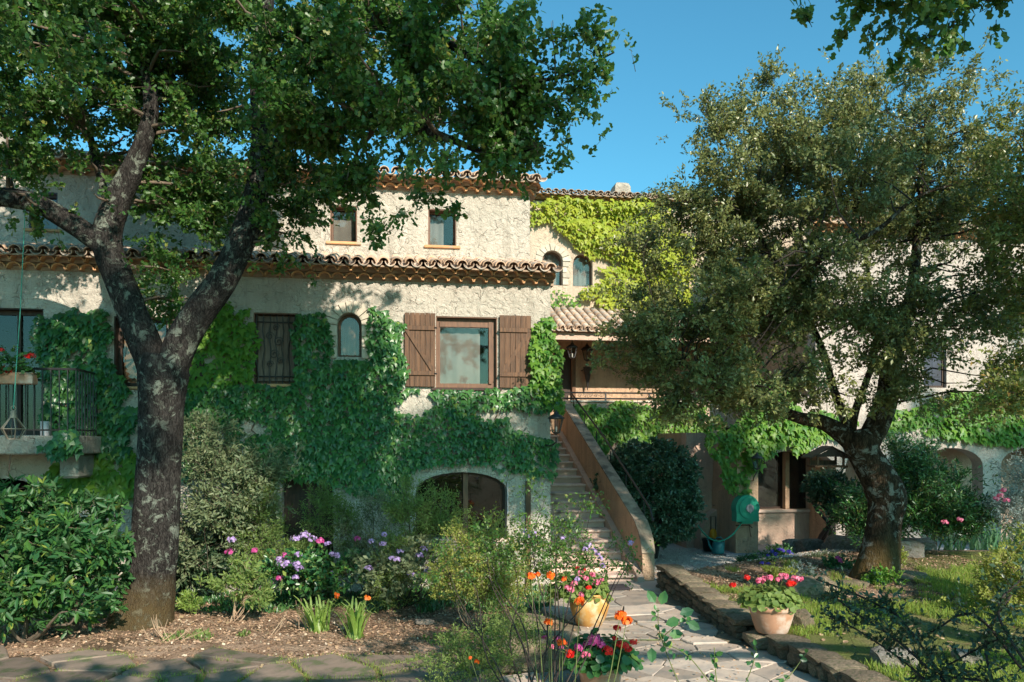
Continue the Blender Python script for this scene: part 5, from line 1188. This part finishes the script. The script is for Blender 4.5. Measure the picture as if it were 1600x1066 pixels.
cushion('green mound with a single pink bloom near the holm oak foot', 1310, 884, .2, 54, 30, 140, .045, TM_LEAF, L_IVY, [(1313, 876), (1309, 872)], F_MAG)
cushion('dull green cushion before the round boulder', 1290, 876, .15, 46, 24, 110, .045, TM_LONG, L_OLIVE)
cushion('green tuft at the edge of the gravel by the buttress', 1160, 878, .05, 56, 18, 110, .05, TM_LONG, L_IVY)
cushion('green tuft against the boulders right of the tree', 1375, 905, .22, 50, 30, 120, .05, TM_LEAF, L_IVYL)
cushion('small light green plant in front of the holm oak trunk', 1400, 868, .2, 22, 70, 90, .045, TM_LEAF, L_YEL)
# dark thorny branches in the right foreground
rb = thing('thorny_bush', (2.9, 4.6, 0), 'dark thorny arching branches crossing the lower right corner', 'shrub')
brn = [[(1640, 1090, 4.3), (1560, 960, 4.6), (1600, 900, 4.7)], [(1500, 1100, 4.6), (1440, 1010, 4.9), (1400, 960, 5.1), (1370, 935, 5.2)], [(1600, 1050, 4.5), (1520, 960, 4.8), (1450, 990, 5.0), (1390, 1000, 5.2)], [(1640, 1000, 4.4), (1560, 1000, 4.7), (1480, 1040, 4.8)],
       [(1560, 1100, 4.5), (1540, 1000, 4.7), (1580, 930, 4.8)], [(1480, 1100, 4.6), (1420, 1040, 4.9), (1340, 985, 5.3), (1290, 960, 5.5)], [(1400, 960, 5.1), (1340, 930, 5.4), (1275, 905, 5.6)], [(1640, 1080, 4.4), (1500, 1060, 4.7), (1420, 1060, 4.9)], [(1500, 1090, 4.6), (1400, 1000, 5.0), (1340, 960, 5.3), (1300, 930, 5.5)]]
mb = MB(); lpz = []
for bpts in brn:
    sp = spline([(*P(a_, b_, c_), .009-.0015*i) for i, (a_, b_, c_) in enumerate(bpts)], 8); mb.tube([q[:3] for q in sp], [max(.002, q[3]) for q in sp], 5, False); lpz += [q[:3] for q in sp]
mb.build('branch', TWIGD, rb, True)
lpz = np.array(lpz); ns_ = 520; pi_ = lpz[rng.integers(0, len(lpz), ns_)]; dr = unit(runit(ns_)+np.array((0, 0, .3))); tip = pi_+dr*rng.uniform(.05, .26, (ns_, 1)); twigs('twigs', pi_, tip, np.full(ns_, .0018), TWIGD, rb)
lp_ = (pi_[:, None]+(tip-pi_)[:, None]*rng.random((ns_, 7, 1))).reshape(-1, 3); leafmesh('foliage', lp_, np.repeat(dr, 7, 0)+rng.normal(size=lp_.shape)*.7, rng.normal(size=lp_.shape)*.7+np.array((0, -.3, .6)), .034*rng.uniform(.7, 1.4, len(lp_)), TM_LEAF, L_DARK, rb)
# rose shoots in front of the path
rs = thing('rose_shoots', (1.35, 5.2, 0), 'thin rose shoots with a few round leaves crossing the flagstone path', 'plant')
mb = MB(); tl = []; td = []
for bpts in ([(1075, 1100, 5.3), (1045, 1030, 5.35), (1030, 985, 5.4), (1028, 950, 5.4)], [(1140, 1110, 5.3), (1080, 1030, 5.3), (1040, 1005, 5.35), (1030, 990, 5.4)], [(1125, 1100, 5.3), (1118, 1050, 5.3), (1116, 1012, 5.3)], [(1150, 1100, 5.2), (1172, 1050, 5.2), (1182, 1018, 5.2)], [(1030, 1000, 5.4), (1060, 975, 5.3), (1075, 968, 5.3)], [(1180, 1100, 5.2), (1230, 1060, 5.3), (1260, 1020, 5.4)], [(1030, 1000, 5.4), (1000, 1000, 5.4)]):
    sp = spline([(*P(a_, b_, c_), .004-.0005*i) for i, (a_, b_, c_) in enumerate(bpts)], 7); mb.tube([q[:3] for q in sp], [q[3] for q in sp], 5, False); tl += [q[:3] for q in sp[4:]]
mb.build('stem', STEMG, rs, True)
lf = leafproto(T([(0,0,0),(.3,.32,.04),(.7,.28,.02),(1,0,-.06),(.7,-.28,.02),(.3,-.32,.04),(.5,0,-.04)], [(0,6,1),(6,2,1),(6,3,2),(0,5,6),(6,5,4),(6,4,3)]), L_IVY)
tl = np.array(tl); kk = 70; q = tl[rng.integers(0, len(tl), kk)]+rng.normal(size=(kk, 3))*.015; leafobjs(q, runit(kk)+np.array((0, 0, .1)), rng.normal(size=(kk, 3))*.5+np.array((0, -.7, .5)), rng.uniform(.03, .055, kk), lf, rs)
q = np.array([P(1033, 945, 5.4), P(1024, 942, 5.4), P(1062, 968, 5.3), P(1074, 972, 5.3), P(1018, 1012, 5.35), P(1045, 992, 5.4), P(1062, 960, 5.3)]); leafobjs(q, np.array([(.3, 0, 1), (-.5, 0, .8), (-.8, 0, -.3), (.9, 0, -.5), (0, -.2, -1), (.9, 0, .1), (1, 0, .3)], float), np.tile((0., -1., .4), (7, 1)), np.full(7, .10), lf, rs)

# ================================================================== GROUND COVER
def scatter(name, kind_polys, n, size, tm, mat, upright=False, z0=0.0, ztilt=.5, dens=None, szr=(.5, 1.3)):
    X, Y = [], []
    while len(X) < n:
        x = rng.uniform(-9, 12, 20000); y = rng.uniform(6, 18, 20000)
        ok = kind_polys(x, y); X += list(x[ok]); Y += list(y[ok])
    X = np.array(X[:n]); Y = np.array(Y[:n]); Z = gheight(X, Y)+z0
    pos = np.stack([X, Y, Z], 1)
    if upright: d_ = rng.normal(size=(n, 3))*.38+np.array((0, 0, 1.)); nv = runit(n)
    else: d_ = runit(n)*np.array((1, 1, .25)); nv = rng.normal(size=(n, 3))*ztilt+np.array((0, 0, 1.))
    o = leafmesh(name, pos, d_, nv, size*rng.uniform(*szr, n), tm, mat, None)
    return tag(o, {'grass': 'short sunlit lawn grass under the right tree', 'weeds': 'grass and moss growing in the joints of the left paving'}.get(name), None)
mulch = lambda x, y: (x < .9) & (y > 8.95) & (y < 13) & (x > -8)
bed = lambda x, y: (x > wallx(y)+.2) & (y > 10.5) & (y < 15.3) & (x < 8)
lawn = lambda x, y: (x > wallx(y)+.3) & (x < 9) & (y > 6.4) & (y < 13.5) & (snoise(x, y, .7, 71)+.5*snoise(x, y, .25, 72)+np.where(y > 10.6, -.2, .34)+np.where(y > 11.5, -.2, 0)+np.where(x > 6, .4, 0) > 0)
scatter('mulch_chips', mulch, 34000, .032, TM_CHIP, L_CHIP, z0=.006)
scatter('bed_chips', bed, 15000, .03, TM_CHIP, L_CHIP, z0=.006)
scatter('fallen_leaves', lambda x, y: (y > 6.3) & (y < 13.2) & ((x < .9) | (x > wallx(y)+.2)), 3500, .055, TM_OAK, L_DEAD, z0=.015)
tag(scatter('grass', lawn, 75000, .085, TM_BLADE, L_GRASS, True), 'short sunlit lawn grass under the right tree')
jl = JOINTS['terrace_paving']; je = np.array([[*a, *b] for a, b in jl]); ln_ = np.hypot(je[:, 0]-je[:, 2], je[:, 1]-je[:, 3]); nj = 26000
ji = rng.choice(len(je), nj, p=ln_/ln_.sum()); tt = rng.random(nj); jx_ = je[ji, 0]+(je[ji, 2]-je[ji, 0])*tt; jy_ = je[ji, 1]+(je[ji, 3]-je[ji, 1])*tt
jk = snoise(jx_, jy_, .8, 81)+.5*snoise(jx_, jy_, .25, 82) > -.12; jx_, jy_ = jx_[jk]+rng.normal(size=jk.sum())*.035, jy_[jk]+rng.normal(size=jk.sum())*.035; nj = len(jx_)
jw = leafmesh('joint_grass', np.stack([jx_, jy_, np.full(nj, -.005)], 1), rng.normal(size=(nj, 3))*.5+np.array((0, 0, 1.)), runit(nj), .05*rng.uniform(.5, 1.3, nj), TM_BLADE, L_GRASS, None)
tag(jw, 'grass and moss growing in the joints of the left paving')
tag(scatter('mulch_weeds', lambda x, y: mulch(x, y) & (snoise(x, y, .45, 91)+.5*snoise(x, y, .15, 92) > .55), 1700, .055, TM_LEAF, L_FEATH, True), 'small green weeds sprouting in the mulch bed')
tag(scatter('back_bed_cover', lambda x, y: (x < .7) & (x > -8) & (y > 11.1) & (y < 13) & (snoise(x, y, .5, 95) > -.25), 9000, .085, TM_LONG, L_IVY, True), 'low green cover at the foot of the wing wall')
scatter('gravel', lambda x, y: (x > 1.95) & (x < 7) & (y > 13) & (zoneof(x, y) > .9) & (y < 18), 12000, .035, TM_PEB, L_PEB, z0=.008)
scatter('path_litter', lambda x, y: (x > .3) & (x < wallx(y)) & (y < 12.9), 700, .035, TM_CHIP, L_DEAD, z0=.065)

# ================================================================== LANTERNS AND SMALL THINGS
def lantern(label, c, h, mat, bracket=None, rz=0, name='wall_lantern', glass=True, cat='lantern', taper=True):
    """six sided glazed lantern, c = centre of the body"""
    t = thing(name, c, label, cat); x, y, z = c; r = h*.26; fr = MB(); n = 6
    pt = lambda k, rr, zz: Vector((x+rr*math.cos(k*math.pi/3+.3), y+rr*math.sin(k*math.pi/3+.3), z+zz))
    lo, mid, hi = -h*.32, h*.02, h*.18
    for k in range(n):
        fr.tube([pt(k, r*.55, lo), pt(k, r*1.05, hi)], h*.018, 4); fr.tube([pt(k, r*1.05, hi), pt(k+1, r*1.05, hi)], h*.022, 4); fr.tube([pt(k, r*.55, lo), pt(k+1, r*.55, lo)], h*.022, 4)
    fr.build('frame', mat, t)
    g = MB()
    for k in range(n): g.add([pt(k, r*.52, lo), pt(k+1, r*.52, lo), pt(k+1, r*1.0, hi), pt(k, r*1.0, hi)], [(0, 1, 2, 3)])
    g.build('glass', GLASS, t)
    MB().lathe([(r*1.2, hi), (r*1.22, hi+h*.02), (r*.7, hi+h*.13), (r*.35, hi+h*.17), (r*.35, hi+h*.21), (r*.2, hi+h*.25), (r*.06, hi+h*.28), (r*.12, hi+h*.31), (0, hi+h*.33)], c, 12).build('cap', mat, t, True)
    MB().lathe([(r*.6, lo), (r*.3, lo-h*.05), (r*.12, lo-h*.09), (0, lo-h*.1)], c, 10).build('base', mat, t, True)
    MB().lathe([(0, lo+.005), (r*.14, lo+.005), (r*.14, lo+h*.2), (0, lo+h*.22)], c, 8).build('bulb', M('frosted_bulb', (.7, .7, .66), (.65, .65, .6), 2, .4, 0), t)
    if bracket:
        mb = MB(); mb.tube(bracket, h*.028, 6); mb.build('bracket', mat, t)
    return t
lc = P(869, 662, 12.75); wc = W(-.02, -.0, lc.z-.42)
lantern('black lantern on a scrolled bracket at the wing corner beside the stairs', lc, .44, IRON, [lc+Vector((0, 0, -.22)), lc+Vector((.0, 0, -.30)), lc+Vector((-.05, .05, -.34)), Vector((lc.x-.10, lc.y+.2, lc.z-.36)), W(-.1, 0.0, lc.z-.34)])
lc = P(894, 549, 20.2); lantern('small lantern hanging on a chain in front of the porch door', lc, .50, IRON, [lc+Vector((0, 0, .2)), lc+Vector((0, 0, .75))], name='hanging_lantern')
u, z = L(918, 552, 7.9); lc = W(u, 7.95, z); lantern('ornate black wall lantern on the porch wall', lc, .55, IRON, [lc+Vector((0, 0, -.25)), lc+Vector((-.05, .05, -.42)), W(u-.1, 8.18, z-.45)])
u, z = L(917, 576, 8.1); cn = thing('cone_planter', W(u, 8.1, z-.6), 'long black cone shaped wall holder below the porch lantern', 'wall holder')
MB().lathe([(.006, 0), (.03, .15), (.12, .62), (.13, .63), (.11, .62), (0, .55)], W(u, 8.02, z-.60), 14).build('cone', IRON, cn, True)
MB().tube([W(u, 8.02, z-.0), W(u, 8.19, z+.05)], .012, 5).build('hook', IRON, cn)
lc = P(1183, 722, 16.7); lantern('dark lantern half covered by creeper above the hose reel', lc, .42, IRON, [lc+Vector((0, 0, -.2)), lc+Vector((-.05, .1, -.35)), W(uP1-.1, 3.12, lc.z-.4)])
# hanging glass lantern on the green cord
tp = Vector(lp(40, 330, 0, 10.25)[:3]); bt = P(21, 641, 10.2); cd = thing('green_cord', bt, 'thin green cord hanging from the left branch of the oak', 'cord')
MB().tube([tp+Vector((0, 0, .14)), tp.lerp(bt, .5)+Vector((.01, 0, 0)), bt+Vector((0, 0, .02))], .0055, 6).build('cord', CORD, cd)
hl = thing('hanging_lantern', bt, 'faceted brass and glass lantern hanging on the green cord at the left', 'lantern'); hz = bt.z-.17; rr_ = .145; fr = MB(); pt = lambda k, r_, z_: Vector((bt.x+r_*math.cos(k*math.pi/3+.2), bt.y+r_*math.sin(k*math.pi/3+.2), z_))
for k in range(6):
    fr.tube([pt(k, .035, hz+.08), pt(k, rr_, hz-.07)], .007, 4); fr.tube([pt(k, rr_, hz-.07), pt(k, .075, hz-.20)], .007, 4); fr.tube([pt(k, rr_, hz-.07), pt(k+1, rr_, hz-.07)], .007, 4); fr.tube([pt(k, .075, hz-.20), pt(k+1, .075, hz-.20)], .007, 4)
fr.build('frame', COPPER, hl); g = MB()
for k in range(6): g.add([pt(k, .035, hz+.08), pt(k+1, .035, hz+.08), pt(k+1, rr_-.004, hz-.07), pt(k, rr_-.004, hz-.07)], [(0, 1, 2, 3)]); g.add([pt(k, rr_-.004, hz-.07), pt(k+1, rr_-.004, hz-.07), pt(k+1, .072, hz-.2), pt(k, .072, hz-.2)], [(0, 1, 2, 3)])
g.build('glass', GLASS, hl)
MB().lathe([(.045, .07), (.04, .10), (.03, .12), (.035, .15), (.012, .17), (0, .175)], (bt.x, bt.y, hz), 10).build('cap', COPPER, hl, True)
MB().tube([(bt.x+.03*math.cos(a_*.6), bt.y, hz+.185+.03*math.sin(a_*.6)+.01) for a_ in range(11)], .005, 5).build('ring', COPPER, hl)
st = thing('string', P(15, 705, 11.0), 'short brown string hanging below the balcony', 'string'); MB().tube([W(*[L(17, 705, -.9)[0], -.9, L(17, 708, -.9)[1]]), W(*[L(13, 745, -.9)[0], -.9, L(13, 745, -.9)[1]])], .008, 5).build('cord', ROPE, st)
# balcony flower box and can
u, z = L(28, 600, -.95); fb = thing('flower_box', W(u, -1.0, z-.1), 'reddish planter box with red geraniums on the balcony railing', 'planter', rz=HA); zb = L(30, 601, -.95)[1]
u0_, u1_ = L(-40, 600, -.95)[0], L(58, 600, -.95)[0]; HB().box(u0_, u1_, -1.10, -.93, zb, L(40, 583, -.95)[1], .01).build('box', TERRA, fb)
gp = W((u0_+u1_)/2, -1.0, L(30, 575, -.95)[1]); nle = 420; pos = np.array([W(random.uniform(u0_, u1_), -1.02+random.gauss(0, .09), zb+.12+abs(random.gauss(0, .16))) for _ in range(nle)]); leafmesh('foliage', pos, runit(nle), runit(nle)*.5+np.array((0, -.3, .8)), .07*rng.uniform(.6, 1.2, nle), TM_ROUND, L_IVY, fb)
for (px, py) in ((48, 556), (52, 556), (10, 577), (14, 580), (2, 548), (43, 558)): uu, zz = L(px, py, -1.1); petals(fb, W(uu, -1.12, zz), .05, F_RED, 20, size=.03)
u, z = L(70, 670, -.6); mc = thing('metal_can', W(u, -.6, BZ1), 'pale metal can standing on the balcony floor', 'can'); MB().lathe([(0, 0), (.06, 0), (.06, .005), (.06, .2), (.055, .21), (0, .205)], W(u, -.6, BZ1), 18).build('can', GREYP, mc, True)
# bird feeder
bY = 12.6; c = P(1292, 716, bY); bf = thing('bird_feeder', c, 'wooden bird feeder with a pitched roof hanging from the holm oak', 'bird feeder'); x, y, z = c
MB().box(x-.20, x+.21, y-.14, y+.14, z-.115, z-.09, .004).build('floor', WOOD, bf)
for s in (-1, 1):
    mb = MB(); mb.add([(x, y-.17, z+.135), (x, y+.17, z+.135), (x+s*.27, y+.17, z-.005), (x+s*.27, y-.17, z-.005), (x, y-.17, z+.155), (x, y+.17, z+.155), (x+s*.27, y+.17, z+.015), (x+s*.27, y-.17, z+.015)], [(0, 1, 2, 3), (4, 7, 6, 5), (0, 3, 7, 4), (1, 5, 6, 2), (2, 6, 7, 3), (0, 4, 5, 1)]); mb.build('roof', WOODD, bf)
    for t_ in (-1, 1): MB().box(x+s*.16-.012, x+s*.16+.012, y+t_*.12-.012, y+t_*.12+.012, z-.089, z+.045).build('post', WOOD, bf)
MB().box(x-.17, x+.17, y+.132, y+.142, z-.088, z-.03).build('side_board', WOOD, bf); MB().prism([(x-.2, z+.02), (x+.2, z+.02), (x, z+.128)], y-.155, y-.145).build('gable', WOODD, bf)
MB().tube([(x, y, z+.15), (x, y, z+.75)], .004, 5).build('wire', IRON, bf); bf.scale = (1.25, 1.25, 1.25)
# hose reel on the buttress
u, z = L(1167, 794, 2.9); hr_ = thing('hose_reel', W(u, 3.1, z), 'green plastic hose reel mounted on the ochre buttress', 'hose reel', rz=HA)
R_ = .26; mb = HB(); ring = [(u+R_*math.cos(a_), z+R_*math.sin(a_)*1.06) for a_ in np.linspace(-.35, math.pi+.35, 22)]; mb.prism(ring+[(u-R_*.95, z-R_*1.1), (u+R_*1.0, z-R_*1.1)], 2.86, 3.11); mb.build('casing', TEAL, hr_)
mb = HB(); mb.prism([(u+.03+R_*.86*math.cos(a_), z+R_*.86*math.sin(a_)) for a_ in np.linspace(0, 6.283, 25)[:-1]], 2.835, 2.858); mb.build('side_disc', TEAL, hr_)
mb = HB(); mb.prism([(u+.03+.085*math.cos(a_), z+.085*math.sin(a_)) for a_ in np.linspace(0, 6.283, 17)[:-1]], 2.80, 2.833); mb.box(u+.02, u+.04, 2.78, 2.80, z-.1, z+.1); mb.build('crank', GREYP, hr_)
HB().box(u-.12, u+.14, 2.9, 3.10, z-R_*1.1-.05, z-R_*1.1-.003).build('guide', TEAL, hr_)
ho = thing('garden_hose', W(u, 3.0, z-.3), 'green hose looping from the reel down towards the tap', 'hose')
hp2 = [(u-.1, 2.95, z-.32), (u-.2, 2.9, z-.42), (u-.35, 2.9, z-.58), (u-.55, 3.0, z-.70), (u-.72, 3.1, z-.66), (u-.80, 3.3, z-.55), (u-.80, 3.6, z-.42)]
sp = spline([(*W(*q), .013) for q in hp2], 6); MB().tube([q[:3] for q in sp], .016, 8).build('hose', TEAL, ho, True)
hk = thing('wall_hook', W(u, 3.1, z-.4), 'small iron bracket with a hanging strap under the hose reel', 'bracket'); mb = HB(); mb.tube([(u-.22, 2.95, z-.37), (u+.05, 2.9, z-.36), (u+.12, 2.9, z-.42)], .012, 5); mb.tube([(u+.06, 2.92, z-.36), (u+.10, 2.95, z-.55), (u+.14, 3.0, z-.62)], .008, 5); mb.build('hook', RUST, hk)
# tap
u, z = L(1115, 792, 4.35); tpx = thing('garden_tap', W(u, 4.3, z), 'rusty outdoor tap and pipe in the wall niche', 'tap', rz=HA)
HB().tube([(u, 4.37, .0), (u, 4.37, z)], .016, 6).build('pipe', RUST, tpx); HB().tube([(u, 4.37, z), (u, 4.25, z), (u, 4.2, z-.06)], .02, 6).build('spout', RUST, tpx)
MB(HMAT).lathe([(0, .03), (.05, .03), (.055, .04), (.05, .05), (0, .05)], (u, 4.27, z), 10).build('handle', COPPER, tpx)
# watering can, bucket, yellow sprayer
def at_g(px, py, z=0): return G(px, py, z)
p = at_g(1124, 866); cn = thing('watering_can', p, 'blue green plastic watering can beside the buttress', 'watering can'); x, y, z = p; y += .1
MB().lathe([(0, 0), (.115, 0), (.125, .01), (.13, .02), (.125, .16), (.115, .24), (.105, .25), (.09, .25), (.09, .22), (0, .21)], (x, y, z), 20).build('body', CANM, cn, True)
MB().tube([(x-.11, y, z+.05), (x-.19, y, z+.18), (x-.22, y, z+.30)], [.028, .02, .014], 8).build('spout', CANM, cn, True); MB().lathe([(.012, 0), (.035, .03), (.035, .04), (0, .045)], (x-.225, y, z+.295), 10).build('rose', CANM, cn)
MB().tube([(x-.07, y, z+.25), (x-.03, y, z+.34), (x+.06, y, z+.35), (x+.13, y, z+.27), (x+.13, y, z+.12)], .013, 7).build('handle', CANM, cn, True)
p = at_g(1107, 861); bk = thing('bucket', p, 'black plastic bucket left of the watering can', 'bucket'); MB().lathe([(0, 0), (.11, 0), (.14, .25), (.15, .255), (.15, .27), (.135, .27), (.105, .02), (0, .02)], p, 20).build('pail', BLACKP, bk, True)
MB().tube([p+Vector((.15*math.cos(a_), -.02, .25+.10*math.sin(a_)*-.4)) for a_ in np.linspace(0, math.pi, 9)], .005, 5).build('handle', IRON, bk)
p = at_g(1117, 859); sp_ = thing('garden_sprayer', p+Vector((0, .15, 0)), 'yellow garden sprayer with a black handle behind the watering can', 'sprayer'); x, y, z = p; y += .15
MB().lathe([(0, 0), (.075, 0), (.08, .02), (.08, .36), (.06, .42), (.03, .45), (0, .45)], (x, y, z), 18).build('tank', YEL, sp_, True)
MB().tube([(x-.05, y, z+.42), (x-.05, y, z+.72), (x+.06, y, z+.72), (x+.06, y, z+.42)], .012, 6).build('handle', BLACKP, sp_)
# doormat
mt = thing('doormat', W(.62, -.5, .05), 'dark doormat lying at the foot of the stairs', 'doormat', rz=HA); HB().box(.35, 1.15, -.78, -.34, .053, .072, .006).build('mat', MAT, mt)
